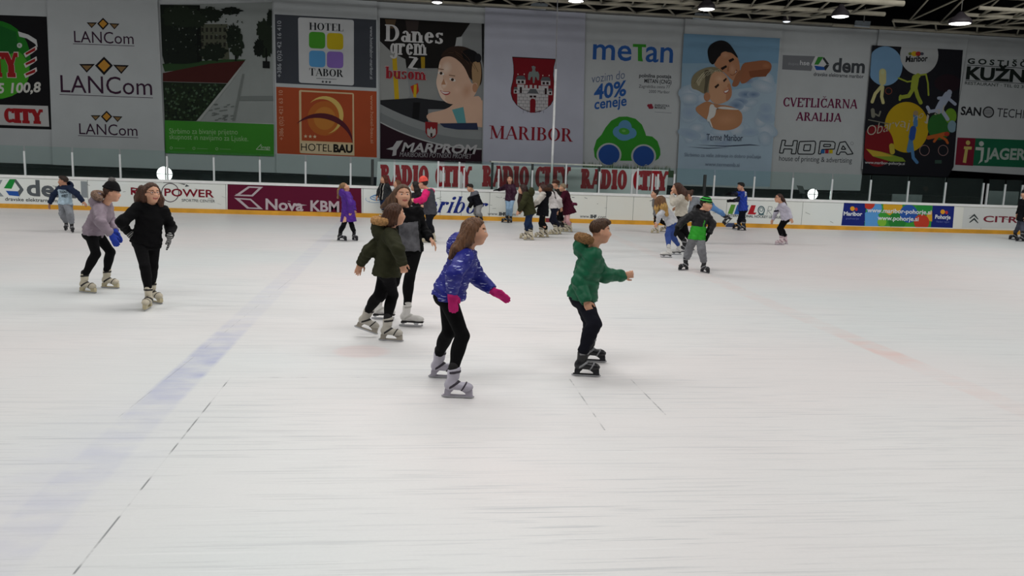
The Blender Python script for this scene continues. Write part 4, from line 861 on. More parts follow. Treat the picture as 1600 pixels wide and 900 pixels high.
for px, py, dy, where in ((1098, 24, 2.6, 'right of the ceiling lamp over the couple banner'), (842, 8, 2.6, 'over the town crest banner'), (1350, 36, 2.4, 'over the sponsor logo banner')):
    c = on_y(px, py, D+dy); b = empty('roof_floodlight', tuple(c)); tag(b, 'flat pale unlit floodlight panel '+where, 'floodlight', 'unlit roof floodlights')
    local(MB().add([c+np.array(p) for p in ((-.35, 0, -.1), (.25, 0, -.12), (.4, .25, .12), (-.2, .25, .12), (-.35, .06, -.13), (.25, .06, -.15), (.4, .31, .09), (-.2, .31, .09))], [(0,1,2,3),(7,6,5,4),(0,4,5,1),(1,5,6,2),(2,6,7,3),(3,7,4,0)]).build('panel', mat('pale_lens', (.35, .40, .44), rough=.3, spec=.5)), b)
    local(MB().tube([c+np.array([.1, .2, .05]), c+np.array([.1, .2, .6])], .02, 6).build('bracket', truss_d), b)
# ================================================================== figures: smooth closed surfaces grown round a posed skeleton
A3 = lambda *p: np.array(p, np.float32)
def nrm(v): return v/(np.linalg.norm(v)+1e-9)
def smin(a, b, k):
    if k <= 0: return np.minimum(a, b)
    h = np.clip(.5+.5*(b-a)/k, 0, 1); return b*(1-h)+a*h-k*h*(1-h)
class Sdf:
    def __init__(s): s.ops = []; s.lo = np.full(3, 1e9); s.hi = np.full(3, -1e9)
    def grow(s, p, r):
        s.lo = np.minimum(s.lo, np.asarray(p)-r); s.hi = np.maximum(s.hi, np.asarray(p)+r)
    def op(s, fn, k=.02, mode='u'): s.ops.append((fn, k, mode)); return s
    def seg(s, a, b, ra, rb=None, k=.02, quilt=0.0, sp=.07, mode='u'):
        rb = ra if rb is None else rb; a = np.asarray(a, np.float32); b = np.asarray(b, np.float32); ba = b-a; L2 = float(ba@ba)+1e-9; L = L2**.5
        if mode == 'u': s.grow(a, ra+quilt); s.grow(b, rb+quilt)
        def f(P):
            h = np.clip(((P-a)@ba)/L2, 0, 1); r = ra+(rb-ra)*h
            if quilt: r = r+quilt*(np.abs(np.sin(PI*h*L/sp))**.6-.6)
            q = P-a-h[:, None]*ba
            return np.sqrt((q*q).sum(1))-r
        return s.op(f, k, mode)
    def chain(s, pts, rs, k=.02, **kw):
        for i in range(len(pts)-1): s.seg(pts[i], pts[i+1], rs[i], rs[i+1], k, **kw)
        return s
    def ell(s, c, ax, rad, k=.02, mode='u'):
        c = np.asarray(c, np.float32); M = np.stack(ax, 1).astype(np.float32); rad = np.asarray(rad, np.float32)
        if mode == 'u': s.grow(c, float(rad.max()))
        def f(P):
            q = (P-c)@M; k0 = np.sqrt(((q/rad)**2).sum(1)); k1 = np.sqrt(((q/rad**2)**2).sum(1))
            return k0*(k0-1)/np.maximum(k1, 1e-6)
        return s.op(f, k, mode)
    def tor(s, a, b, lat, fwd, prof, k=.03, quilt=0.0, sp=.09, rend=.03):
        a = np.asarray(a, np.float32); b = np.asarray(b, np.float32); L = float(np.linalg.norm(b-a)); w = (b-a)/L
        lat = np.asarray(lat, np.float32); fwd = np.asarray(fwd, np.float32)
        T = [p[0] for p in prof]; RX_ = [p[1] for p in prof]; RY_ = [p[2] for p in prof]; OY = [p[3] if len(p) > 3 else 0 for p in prof]
        for p in prof: s.grow(a+w*L*p[0], max(p[1], p[2])+quilt+.02)
        def f(P):
            q = P-a; t = (q@w)/L; tc = np.clip(t, T[0], T[-1]); rx = np.interp(tc, T, RX_); ry = np.interp(tc, T, RY_); oy = np.interp(tc, T, OY)
            if quilt:
                e = quilt*(np.abs(np.sin(PI*tc*L/sp))**.6-.6); rx = rx+e; ry = ry+e
            u = (q@lat)/rx; v = (q@fwd-oy)/ry; z = (t-tc)*L/rend
            return (np.sqrt(u*u+v*v+z*z)-1)*np.minimum(np.minimum(rx, ry), 9)
        return s.op(f, k)
    def cut(s, p, n, k=.006):                                  # remove everything on the side n points to
        p = np.asarray(p, np.float32); n = nrm(np.asarray(n, np.float32))
        return s.op(lambda P: (P-p)@n, k, 'i')
    def rough(s, fn): s.ops.append((fn, 0, 'd')); return s      # small displacement
    def __call__(s, P):
        d = None
        for f, k, m in s.ops:
            e = f(P)
            if d is None: d = e
            elif m == 'u': d = smin(d, e, k)
            elif m == 's': d = -smin(-d, e, k)
            elif m == 'i': d = -smin(-d, -e, k)
            elif m == 'd': d = d+e
        return d
    def surf(s, h):
        B = 6; lo = s.lo-3*h; n = np.ceil((s.hi+3*h-lo)/(h*B)).astype(int); N = n*B
        bc = np.stack(np.meshgrid(*[(np.arange(m)+.5)*B*h for m in n], indexing='ij'), -1).reshape(-1, 3)+lo
        dv = s(bc.astype(np.float32)); near = np.abs(dv) < B*h*1.05+.02
        V = np.repeat(np.repeat(np.repeat(dv.reshape(n), B, 0), B, 1), B, 2); V = np.pad(V, ((0, 1),)*3, mode='edge').astype(np.float32)
        idx = np.argwhere(near.reshape(n))
        if len(idx):
            g = np.stack(np.meshgrid(*[np.arange(B+1)]*3, indexing='ij'), -1).reshape(-1, 3)
            I = (idx[:, None, :]*B+g[None]).reshape(-1, 3); out = np.empty(len(I), np.float32)
            for q in range(0, len(I), 400000): out[q:q+400000] = s((I[q:q+400000]*h+lo).astype(np.float32))
            V[I[:, 0], I[:, 1], I[:, 2]] = out
        S = V < 0; c = np.zeros(N, np.int8)
        for a in (0, 1):
            for b in (0, 1):
                for d in (0, 1): c += S[a:N[0]+a, b:N[1]+b, d:N[2]+d]
        cells = np.argwhere((c > 0) & (c < 8)); ids = np.full(N, -1, np.int64); ids[tuple(cells.T)] = np.arange(len(cells))
        acc = np.zeros((len(cells), 3)); cnt = np.zeros(len(cells))
        O = [np.array((a, b, d)) for a in (0, 1) for b in (0, 1) for d in (0, 1)]
        for i in range(8):
            for j in range(i+1, 8):
                if np.abs(O[i]-O[j]).sum() != 1: continue
                va = V[tuple((cells+O[i]).T)]; vb = V[tuple((cells+O[j]).T)]; x = (va < 0) != (vb < 0)
                t = np.where(x, va/np.where(x, va-vb, 1), 0)
                acc += np.where(x[:, None], O[i]+t[:, None]*(O[j]-O[i]), 0); cnt += x
        verts = (cells+acc/np.maximum(cnt, 1)[:, None])*h+lo; F = []
        for ax in range(3):
            sl0 = [slice(1, N[q]) for q in range(3)]; sl0[ax] = slice(0, N[ax]); sl1 = list(sl0); sl1[ax] = slice(1, N[ax]+1)
            A = S[tuple(sl0)]; Bq = S[tuple(sl1)]; e = np.argwhere(A != Bq); fl = A[tuple(e.T)]
            off = np.ones(3, int); off[ax] = 0; e = e+off
            u, v = [(1, 2), (2, 0), (0, 1)][ax]; du = np.eye(3, dtype=int)[u]; dw = np.eye(3, dtype=int)[v]
            q = np.stack([ids[tuple((e-du-dw).T)], ids[tuple((e-dw).T)], ids[tuple(e.T)], ids[tuple((e-du).T)]], 1)
            q[~fl] = q[~fl][:, ::-1]; F.append(q)
        F = np.concatenate(F); F = F[(F >= 0).all(1)]
        return verts, F
def make_mesh(name, verts, faces, mi=None):
    me = bpy.data.meshes.new(name); me.vertices.add(len(verts)); me.vertices.foreach_set('co', np.asarray(verts, np.float32).ravel())
    me.loops.add(len(faces)*4); me.loops.foreach_set('vertex_index', np.asarray(faces, np.int32).ravel())
    me.polygons.add(len(faces)); me.polygons.foreach_set('loop_start', np.arange(0, len(faces)*4, 4, dtype=np.int32))
    me.polygons.foreach_set('use_smooth', np.ones(len(faces), bool))
    if mi is not None: me.polygons.foreach_set('material_index', np.asarray(mi, np.int32))
    me.update(calc_edges=True); return me
def grown(name, sdf, h, mats, parent=None, matfn=None, extra=None):
    v, f = sdf.surf(h); mi = None
    if matfn is not None: mi = matfn(v[f].mean(1))
    if extra:                                                   # closed little solids in the same mesh
        ev, ef, em = extra; f = np.concatenate([f, np.asarray(ef)+len(v)]); v = np.concatenate([v, ev])
        mi = np.concatenate([mi if mi is not None else np.zeros(len(f)-len(ef), int), em])
    return link(name, make_mesh(name, v, f, mi), mats, parent)

# ---- materials for clothes
def cloth(c, rough=.9, n=.14): return mat('cloth', c, rough=rough, spec=.15, noise=n, nscale=9, bump=.35, bscale=26)
def shell(c): return mat('jacket_shell', c, rough=.55, spec=.3, noise=.14, nscale=7, bump=.3, bscale=18)
def skin(c='#d2a084'): return mat('skin', c, rough=.6, spec=.3, noise=.05, nscale=12, sss=.15)
def hairm(c): return mat('hair', c, rough=.5, spec=.35, noise=.5, nscale=42, bump=.8, bscale=80, stretch=(1.6, 1.6, .14))
def fur(c): return mat('fur', c, rough=.95, spec=.1, noise=.4, nscale=40, bump=.8, bscale=90)
def fleck_mat():                                                # blue jacket with short white dashes
    m = shell('#1b2180').copy(); nt = m.node_tree; N = nt.nodes; L = nt.links
    tc = N.new('ShaderNodeTexCoord'); mp = N.new('ShaderNodeMapping'); mp.inputs['Scale'].default_value = (13, 13, 90); L.new(tc.outputs['Object'], mp.inputs[0])
    nz = N.new('ShaderNodeTexNoise'); nz.inputs['Scale'].default_value = 1.0; nz.inputs['Detail'].default_value = 1; L.new(mp.outputs[0], nz.inputs['Vector'])
    r = N.new('ShaderNodeMapRange'); r.inputs[1].default_value = .65; r.inputs[2].default_value = .69; L.new(nz.outputs[0], r.inputs[0])
    b = N['Principled BSDF']; src = b.inputs['Base Color'].links[0].from_socket
    mx = N.new('ShaderNodeMix'); mx.data_type = 'RGBA'; L.new(r.outputs[0], mx.inputs[0]); L.new(src, mx.inputs[6]); mx.inputs[7].default_value = (.45, .5, .75, 1)
    L.new(mx.outputs[2], b.inputs['Base Color']); return m

# ---- skates
STEEL = mat('skate_steel', (.45, .46, .48), rough=.25, metal=.9, noise=.04)
SK = {}
def skate_meshes(kind):
    if kind in SK: return SK[kind]
    c = {'cream': '#c6bda8', 'lilac': '#b7b3c0', 'white': '#d6d4d0', 'black': '#17171b', 'pink': '#d5c2c6', 'grey': '#b6b1a6'}[kind]
    hold = {'black': '#202126', 'cream': '#beb394', 'lilac': '#b3aebb', 'pink': '#c9bcc4', 'grey': '#9d968a', 'white': '#151515'}[kind]
    strap = {'cream': '#2c2a2a', 'lilac': '#3c3640', 'white': '#bdbbb6', 'black': '#8c8d90', 'pink': '#8b6f78', 'grey': '#2f2d2c'}[kind]
    ax = (A3(1, 0, 0), A3(0, 1, 0), A3(0, 0, 1)); s = Sdf()
    if kind == 'white':
        s.seg((-.085, 0, .125), (.075, 0, .105), .040, .038).ell((.105, 0, .098), ax, (.058, .040, .036), .03).seg((-.062, 0, .14), (-.05, 0, .262), .046, .052, .03).ell((-.09, 0, .12), ax, (.045, .038, .05))
    else:
        s.seg((-.066, 0, .122), (.072, 0, .108), .043, .040).ell((.092, 0, .106), ax, (.055, .044, .038), .03).seg((-.058, 0, .14), (-.046, 0, .272), .043, .052, .03).ell((-.080, 0, .12), ax, (.045, .040, .052)).seg((-.012, 0, .20), (.004, 0, .29), .028, .024, .02)
    s.op(lambda P: .074-P[:, 2], .008, 'i').cut((-.05, 0, .278), (-.25, 0, 1))
    boot = make_mesh('skate', *s.surf(.0075))
    bm = mat('skate_boot', c, rough=.4, spec=.45, noise=.08, nscale=14); boot.materials.append(bm)
    def band(p, n, w):                                          # a strap that hugs the boot
        t = Sdf(); t.lo, t.hi = s.lo.copy(), s.hi.copy(); n = nrm(np.array(n, float)); p = np.array(p)
        t.op(lambda P: s(P)-.005).op(lambda P: np.abs((P-p)@n)-w, .003, 'i').op(lambda P: -(P[:, 0]+.075), .003, 'i')
        m = make_mesh('strap', *t.surf(.0075)); m.materials.append(mat('strap', strap, rough=.5)); return m
    straps = [band((-.03, 0, .25), (-.1, 0, 1), .013), band((.02, 0, .165), (-.55, 0, .8), .012)]
    
    if kind != 'white': straps.append(band((.07, 0, .13), (-.85, 0, .5), .008))
    ln = Sdf().seg((-.05, 0, .25), (-.044, 0, .292), .042, .047); liner = make_mesh('liner', *ln.surf(.0075)); liner.materials.append(mat('skate_liner', '#1c1b1c' if kind != 'white' else '#c9c7c2', rough=.8))
    hb = MB()
    if kind == 'white':
        hb.prism([(-.12, .068), (-.045, .068), (-.05, .05), (-.12, .045)], -.03, .03).prism([(-.045, .068), (.16, .068), (.15, .056), (-.045, .058)], -.034, .034)
        hb2 = MB().prism([(-.115, .046), (-.075, .046), (-.085, .022), (-.105, .022)], -.012, .012).prism([(.03, .057), (.10, .057), (.085, .022), (.05, .022)], -.012, .012)
        bl = MB().prism([(-.15, .012), (-.14, 0), (.11, 0), (.145, .012), (.15, .03), (.135, .04), (.12, .026), (-.14, .026)], -.003, .003); bl.v += hb2.v; n0 = len(bl.v)-len(hb2.v); bl.f += [tuple(i+n0 for i in q) for q in hb2.f]; bl.m += hb2.m
    else:
        hb.prism([(-.118, .080), (-.035, .080), (-.06, .054), (-.066, .028), (-.122, .026)], -.024, .024).prism([(.03, .080), (.138, .082), (.142, .03), (.08, .026), (.074, .052)], -.024, .024).prism([(-.135, .032), (.148, .032), (.143, .018), (-.135, .018)], -.009, .009)
        bl = MB().prism([(-.15, .022), (-.148, .006), (-.13, 0), (.13, 0), (.155, .008), (.16, .022)], -.003, .003)
    hm = hb.mesh('blade_holder'); hm.materials.append(mat('blade_holder', hold, rough=.45)); bm_ = bl.mesh('blade'); bm_.materials.append(STEEL)
    SK[kind] = (boot, hm, bm_, straps, liner); return SK[kind]
def add_skate(parent, kind, M, k):
    boot, hm, bl, straps, liner = skate_meshes(kind)
    o = bpy.data.objects.new('skate', boot); COL.objects.link(o); o.parent = parent; o.matrix_local = M
    for nm, me in [('blade_holder', hm), ('blade', bl), ('liner', liner)]+[('buckle_strap', q) for q in straps]:
        c = bpy.data.objects.new(nm, me); COL.objects.link(c); c.parent = o
    return o

# ---- hands
def hand(s, w, tip, pn, thumb, S, curl=.45, grow=0.0, mitt=False):
    L = .108*S; d = nrm(tip-w); n = nrm(pn-(pn@d)*d); l = np.cross(n, d); l = l if l@thumb > 0 else -l
    s.ell(w+d*L*.34, (d, l, n), (L*.36+grow, L*.235+grow, L*.13+grow), .012)
    r = L*.058+grow
    for i, ln in enumerate((.86, 1.0, .95, .78)):
        o = (1.5-i)*.135*L; a = w+d*L*.56+l*o*.85; c1 = curl*.7; c2 = curl*1.9
        b = a+(d*math.cos(c1)+n*math.sin(c1)+l*(1.5-i)*.06)*L*.25*ln; e = b+(d*math.cos(c2)+n*math.sin(c2))*L*.23*ln
        s.seg(a, b, r*1.08, r, .004 if not mitt else .02).seg(b, e, r, r*.82, .002 if not mitt else .02)
    a = w+d*L*.16+l*L*.17; b = a+nrm(d*.75+l*.65+n*.35)*L*.27; e = b+nrm(d*.95+l*.15+n*.4)*L*.22
    return s.seg(a, b, r*1.3, r*1.1, .01).seg(b, e, r*1.1, r*.85, .003)

# ---- a person
STRETCH = []
def solve_mid(A, B, px, py, la, lb, prefer, lo=-.5, hi=.5):
    """the point on a pixel's sight line whose distances to A and B suit a limb's two bones"""
    d0 = dist_of((A+B)/2); best = None
    for t in np.linspace(lo, hi, 161):
        P = at_dist(px, py, d0+t); e = (np.linalg.norm(P-A)-la)**2+(np.linalg.norm(P-B)-lb)**2-.012*float((P-(A+B)/2)@prefer)
        if best is None or e < best[0]: best = (e, P)
    return best[1]
def yawv(a, p=0.0):
    a = math.radians(a); p = math.radians(p); return math.cos(p)*(math.cos(a)*CX+math.sin(a)*CF)+math.sin(p)*np.array([0, 0, 1.0])
UP = np.array([0, 0, 1.0])
def ring_solid(c, ax, r, ru, mi):                               # small ellipsoid as quads for eyes
    v = []; n, m = 8, 5
    for j in range(m+1):
        ph = PI*j/m
        for i in range(n): v.append(c+ax[0]*r*math.sin(ph)*math.cos(2*PI*i/n)+ax[1]*ru*math.cos(ph)+ax[2]*r*.6*math.sin(ph)*math.sin(2*PI*i/n))
    f = [(j*n+i, (j+1)*n+i, (j+1)*n+(i+1) % n, j*n+(i+1) % n) for j in range(m) for i in range(n)]
    return v, f, [mi]*len(f)
def person(label, S, yaw, head, sh, hp, feet, arms, knees, top, legs, skates, hair, hyaw=None, hpitch=0, hroll=0, skin_c='#d2a084', hat=None, glove=None, gcol=None, sdd=0.0, hdd=0.0, res=.013, hk=1.09, extras=None, group=None, wide=1.0):
    fg = res < .01; k = S/1.6
    Pf = []; fr = []
    for q in feet: Pf.append(None if len(q) > 3 and 'dd' in q[3] else on_ice(q[0], q[1]))
    D0 = float(np.mean([dist_of(p) for p in Pf if p is not None]))
    base = np.mean([p for p in Pf if p is not None], axis=0); base[2] = 0
    ank = []; MS = []
    for i, q in enumerate(feet):
        o = q[3] if len(q) > 3 else {}
        p = Pf[i] if Pf[i] is not None else at_dist(q[0], q[1], D0+o['dd'])
        p[2] = max(p[2], 0.0)
        f = yawv(q[2], o.get('pitch', 0)); r = nrm(np.cross(f, UP)); u = np.cross(r, f)
        if o.get('roll'): a = math.radians(o['roll']); r, u = r*math.cos(a)+u*math.sin(a), u*math.cos(a)-r*math.sin(a)
        if o.get('pitch') and Pf[i] is not None: p = p+UP*abs(math.sin(math.radians(o['pitch'])))*.14*k
        M = Matrix(((f[0], -r[0], u[0], 0), (f[1], -r[1], u[1], 0), (f[2], -r[2], u[2], 0), (0, 0, 0, 1)))
        Mt = Matrix.Translation(Vector(p-base)) @ M @ Matrix.Scale(k, 4); MS.append(Mt)
        ank.append(p+f*(-.05*k)+u*(.24*k)); fr.append((f, u))
    f = yawv(yaw); r0 = math.sin(math.radians(yaw))*CX-math.cos(math.radians(yaw))*CF
    N = at_dist(*sh, D0+sdd); H = at_dist(*hp, D0+hdd)
    a = nrm(N-H); r = nrm(r0-(r0@a)*a); f = np.cross(a, r); TL = float(np.linalg.norm(N-H))
    hy = yaw if hyaw is None else hyaw
    fH = yawv(hy, hpitch); rH = nrm(np.cross(fH, UP)); uH = np.cross(rH, fH)
    if hroll: b = math.radians(hroll); rH, uH = rH*math.cos(b)+uH*math.sin(b), uH*math.cos(b)-rH*math.sin(b)
    hc = at_dist(*head, dist_of(N)+.02*float(f@CF)); HH = (.135 if S > 1.5 else .142)*S*hk
    hl = lambda x, y, z: hc+(rH*x+fH*y+uH*z)*HH                 # a point in head units
    SH = [N+r*.086*S*wide-a*.014*S, N-r*.086*S*wide-a*.014*S]; HJ = [H+r*.050*S-a*.01*S, H-r*.050*S-a*.01*S]
    KN = []; 
    for i in (0, 1):
        kq = knees[i]; fwdp = f*.6+fr[i][0]*.4
        KN.append(solve_mid(HJ[i], ank[i], kq[0], kq[1], .243*S, .215*S, fwdp) if kq else (HJ[i]+ank[i])/2+f*.035*S)
    EL = []; WR = []; TP = []
    for i in (0, 1):
        q = arms[i]
        if q is None:
            e = SH[i]-a*.17*S+r*(.03*S if i == 0 else -.03*S); w = e-a*.15*S+f*.04*S; EL.append(e); WR.append(w); TP.append(w-UP*.1*S); continue
        ex, ey, wx, wy, wdd, tx, ty = q[:7]
        w = at_dist(wx, wy, dist_of(SH[i])+wdd); EL.append(solve_mid(SH[i], w, ex, ey, .175*S, .15*S, -f*.8+r*(.3 if i == 0 else -.3), -.3, .3)); WR.append(w)
        t = at_dist(tx, ty, dist_of(w)+(q[7] if len(q) > 7 else .0)); t = w+nrm(t-w)*.108*S; TP.append(t)
    for nm, P, Q, L in [('thigh', HJ[0], KN[0], .243), ('thigh2', HJ[1], KN[1], .243), ('shank', KN[0], ank[0], .215), ('shank2', KN[1], ank[1], .215), ('uarm', SH[0], EL[0], .175), ('uarm2', SH[1], EL[1], .175), ('farm', EL[0], WR[0], .15), ('farm2', EL[1], WR[1], .15), ('torso', H, N, .29), ('neck', N, hc, .13)]:
        x = float(np.linalg.norm(P-Q))/(L*S)
        if x < .72 or x > 1.25: STRETCH.append((label[:38], nm, round(x, 2)))
    # everything below is relative to the base
    b_ = base; N, H, hc = N-b_, H-b_, hc-b_; SH = [p-b_ for p in SH]; HJ = [p-b_ for p in HJ]; KN = [p-b_ for p in KN]; ank = [p-b_ for p in ank]; EL = [p-b_ for p in EL]; WR = [p-b_ for p in WR]; TP = [p-b_ for p in TP]
    hl = lambda x, y, z: hc+(rH*x+fH*y+uH*z)*HH
    axh = (rH, fH, uH)
    # --- skin: one continuous surface
    s = Sdf(); dl = .012
    prof = lambda e, fx=1.0: [(-.10, .085*S*wide+e, .066*S+e), (.05, .100*S*wide*fx+e, .078*S+e), (.4, .084*S*wide+e, .068*S+e), (.75, .090*S*wide+e, .074*S+e, .006*S), (.95, .074*S*wide+e, .056*S+e), (1.04, .05*S+e*.6, .045*S+e*.6)]
    s.tor(H, N, r, f, prof(-dl))
    s.seg(SH[0], SH[1], .034*S, .034*S, .04)
    nk0 = N+a*.01*S; nk1 = hl(0, -.12, -.36)
    s.seg(nk0, nk1, .036*S, .031*S, .03)
    for i in (0, 1):
        s.chain([SH[i], EL[i], WR[i]], [.030*S, .024*S, .017*S], .025).chain([HJ[i], KN[i], ank[i]], [.044*S, .029*S, .021*S], .03)
    s.ell(hl(0, -.07, .12), axh, (.355*HH, .43*HH, .385*HH), .02).ell(hl(0, .10, -.16), axh, (.27*HH, .30*HH, .335*HH), .05).ell(hl(0, .27, -.40), axh, (.12*HH, .10*HH, .09*HH), .05)
    s.seg(hl(0, .37, .08), hl(0, .455, -.09), .03*HH, .042*HH, .03).ell(hl(0, .435, -.10), axh, (.07*HH, .048*HH, .04*HH), .02)
    for sg in (-1, 1):
        s.ell(hl(sg*.15, .44, .06), axh, (.085*HH, .085*HH, .06*HH), .03, 's').ell(hl(sg*.355, -.03, -.03), axh, (.04*HH, .08*HH, .13*HH), .015).ell(hl(sg*.16, .30, -.12), axh, (.10*HH, .09*HH, .09*HH), .05)
    s.ell(hl(0, .385, -.235), axh, (.11*HH, .045*HH, .028*HH), .012).ell(hl(0, .37, -.275), axh, (.09*HH, .05*HH, .028*HH), .012)
    for i in (0, 1):
        pn = nrm((-r if i == 0 else r)*.8-UP*.5-f*.15) if not (arms[i] and len(arms[i]) > 8) else yawv(arms[i][8])
        cu = arms[i][9] if arms[i] and len(arms[i]) > 9 else .42
        if not glove: hand(s, WR[i], TP[i], pn, nrm(f+UP*.3), S, cu)
        else: s.seg(WR[i], WR[i]+nrm(TP[i]-WR[i])*.06*S, .017*S, .012*S, .01)
    ex = []
    def addx(v, fc, m):
        n0 = sum(len(q[0]) for q in ex); ex.append((v, [tuple(i+n0 for i in q) for q in fc], m))
    for sg in (-1, 1):
        addx(*ring_solid(hl(sg*.15, .355, .06), axh[:1]+(uH, fH), .062*HH, .036*HH, 2)); addx(*ring_solid(hl(sg*.15, .372, .06), (rH, uH, fH), .036*HH, .034*HH, 3))
    extra = (np.array([p for q in ex for p in q[0]]), [p for q in ex for p in q[1]], np.array([p for q in ex for p in q[2]]))
    def facemat(P):
        q = (P-hc)/HH; x, y, z = q@rH, q@fH, q@uH; m = np.zeros(len(P), int)
        m[(y > .2) & (np.abs(z+.262-1.6*x*x) < .042) & (np.abs(x) < .135)] = 1
        m[(y > .2) & (np.abs(z-.17+.9*(np.abs(x)-.15)**2) < .02) & (np.abs(np.abs(x)-.16) < .10)] = 4
        return m
    sk = skin(skin_c)
    hair_c = hair.get('c', '#4a3220')
    root = grown('person', s, res, [sk, mat('lips', '#a85a52', rough=.5), mat('eye_white', '#d8d2cc', rough=.3), mat('eye_dark', '#1e1612', rough=.3), mat('brow', hair_c, rough=.9)], None, facemat, extra)
    root.location = base; tag(root, label, 'person', group)
    # --- top
    tp = top; e = tp.get('fat', .016); q = tp.get('quilt', 0.0); j = Sdf(); se = tp.get('sl', e*.75)
    j.tor(H, N, r, f, prof(e, tp.get('hipx', 1.0)), .03, q)
    hem = H-a*.05*S
    if tp.get('hem'):
        hem = at_dist(*tp['hem'], D0+hdd)-b_; ha = nrm(H-hem+a*.06); fl = tp.get('flare', 1.06)
        rr = nrm(r-(r@ha)*ha); ff = np.cross(ha, rr)
        j.tor(hem, H, rr, ff, [(-.05, (.102*S*wide+e)*fl, (.082*S+e)*fl), (1, .098*S*wide+e, .078*S+e)], .04, q)
    else: ha = a
    j.seg(SH[0], SH[1], .040*S+e*.6, .040*S+e*.6, .045)
    arm_f = []
    for i in (0, 1):
        wv = nrm(WR[i]-EL[i]); end = WR[i]+wv*(.012*S if not glove else -.012*S)
        js = Sdf().chain([SH[i], EL[i], end], [.040*S+se, .033*S+se, .024*S+se*.9], .03, quilt=q*.7, sp=.08)
        js.op((lambda p, n: lambda P: (P-p)@n)(end.astype(np.float32), wv.astype(np.float32)), .006, 'i')
        arm_f.append(js); j.lo = np.minimum(j.lo, js.lo); j.hi = np.maximum(j.hi, js.hi); j.op(js, .03)
    j.op((lambda p, n: lambda P: np.where(np.minimum(*[np.sqrt(((P-w.astype(np.float32))**2).sum(1)) for w in WR]) < .13*S, -1.0, (P-p)@n))(hem.astype(np.float32), (-ha).astype(np.float32)), .006, 'i')
    if tp.get('collar', True):
        for b in range(10):
            an = 2*PI*b/10; c0 = N+a*.018*S+(r*math.cos(an)*.046+f*(math.sin(an)*.044))*S; an2 = 2*PI*(b+1)/10; c1 = N+a*.018*S+(r*math.cos(an2)*.046+f*(math.sin(an2)*.044))*S
            j.seg(c0, c1, .014*S, .014*S, .02)
    hd = tp.get('hood')
    hb = N-f*.075*S+a*.035*S
    if hd and hd != 'up': j.ell(hb-a*.012*S, (r, f, a), (.082*S, .058*S, .078*S), .03).ell(hb+a*.02*S+f*.03*S, (r, f, a), (.05*S, .04*S, .045*S), .02, 's')
    # --- trousers
    lc = legs; t = Sdf(); e = lc.get('fat', .006)
    t.tor(H-a*.045*S, H+a*.06*S, r, f, [(0, .088*S*wide+e, .072*S+e), (.6, .100*S*wide+e, .080*S+e), (1, .092*S*wide+e, .074*S+e)], .03)
    for i in (0, 1):
        bot = ank[i]+(ank[i]-KN[i])*.02
        t.chain([HJ[i], KN[i], bot], [.055*S+e, .036*S+e, (.027*S+e*lc.get('bell', 1.0))], .03)
        sd = nrm(KN[i]-ank[i]); bk = -fr[i][0]
        t.ell(KN[i]-sd*.07*S+bk*.008*S, (sd, nrm(np.cross(sd, bk)), nrm(bk-(bk@sd)*sd)), (.085*S, .034*S+e, .038*S+e), .03)
        t.ell(HJ[i]-f*.022*S-a*.012*S, (r, f, a), (.05*S+e, .048*S+e, .055*S+e), .04)
    for i in (0, 1):
        sd = nrm(ank[i]-KN[i]); p = (ank[i]-sd*.012*S).astype(np.float32)
        t.op((lambda p, sd: lambda P: np.where(np.sqrt(((P-p)**2).sum(1)) < .11*S, (P-p)@sd.astype(np.float32), -1.0))(p, sd), .004, 'i')
    if lc.get('wr'): t.rough(lambda P: lc['wr']*np.sin(P[:, 2]*75+3*np.sin(P[:, 0]*22))*np.sin(P[:, 1]*30+P[:, 0]*17))
    t.op(lambda P: np.where((P-(hem+ha*.004).astype(np.float32))@ha.astype(np.float32) > 0, j(P)+.007, -1.0), 0, 'i')
    grown(lc.get('name', 'trousers'), t, res, [cloth(lc['c']) if isinstance(lc['c'], str) else lc['c']], root)
    w_ = tp.get('wr', .0042)
    j.rough(lambda P: w_*(np.sin(P[:, 2]*46+5*np.sin(P[:, 0]*13)+4*np.sin(P[:, 1]*15))+.6*np.sin(P[:, 2]*83+P[:, 0]*40-P[:, 1]*31)))
    mats_ = tp['c'] if isinstance(tp['c'], (list, tuple)) and not isinstance(tp['c'][0], float) else [tp['c']]
    mats_ = [cloth(m) if isinstance(m, str) else m for m in mats_]; mf = None
    if tp.get('matfn'):
        def mf(P):
            P = P.astype(np.float32); sl = np.minimum(arm_f[0](P), arm_f[1](P)); tt = ((P-H)@a)/TL; u = ((P-H)@r)/S; v = ((P-H)@f)/S
            al = [np.clip(((P-EL[i])@(WR[i]-EL[i]))/((WR[i]-EL[i])@(WR[i]-EL[i])), 0, 1) for i in (0, 1)]
            return tp['matfn'](sl < .010, tt, u, v, al)
    jk = grown(tp.get('name', 'jacket'), j, res, mats_, root, mf)
    if hd == 'fur':
        g = Sdf(); n = 12
        for b in range(n):
            a0, a1 = [math.radians(-200+220*x/n) for x in (b, b+1)]
            pt = lambda an: hb+a*.045*S+f*.02*S+r*math.cos(an)*.072*S+f*math.sin(an)*.055*S
            g.seg(pt(a0), pt(a1), .027*S, .027*S, .02)
        g.rough(lambda P: .006*np.sin(P[:, 0]*150)*np.sin(P[:, 1]*140)*np.sin(P[:, 2]*160)+.004*np.sin(P[:, 0]*310+P[:, 2]*290))
        grown('fur_trim', g, res*.9, [fur(tp.get('furc', '#a07a52'))], root)
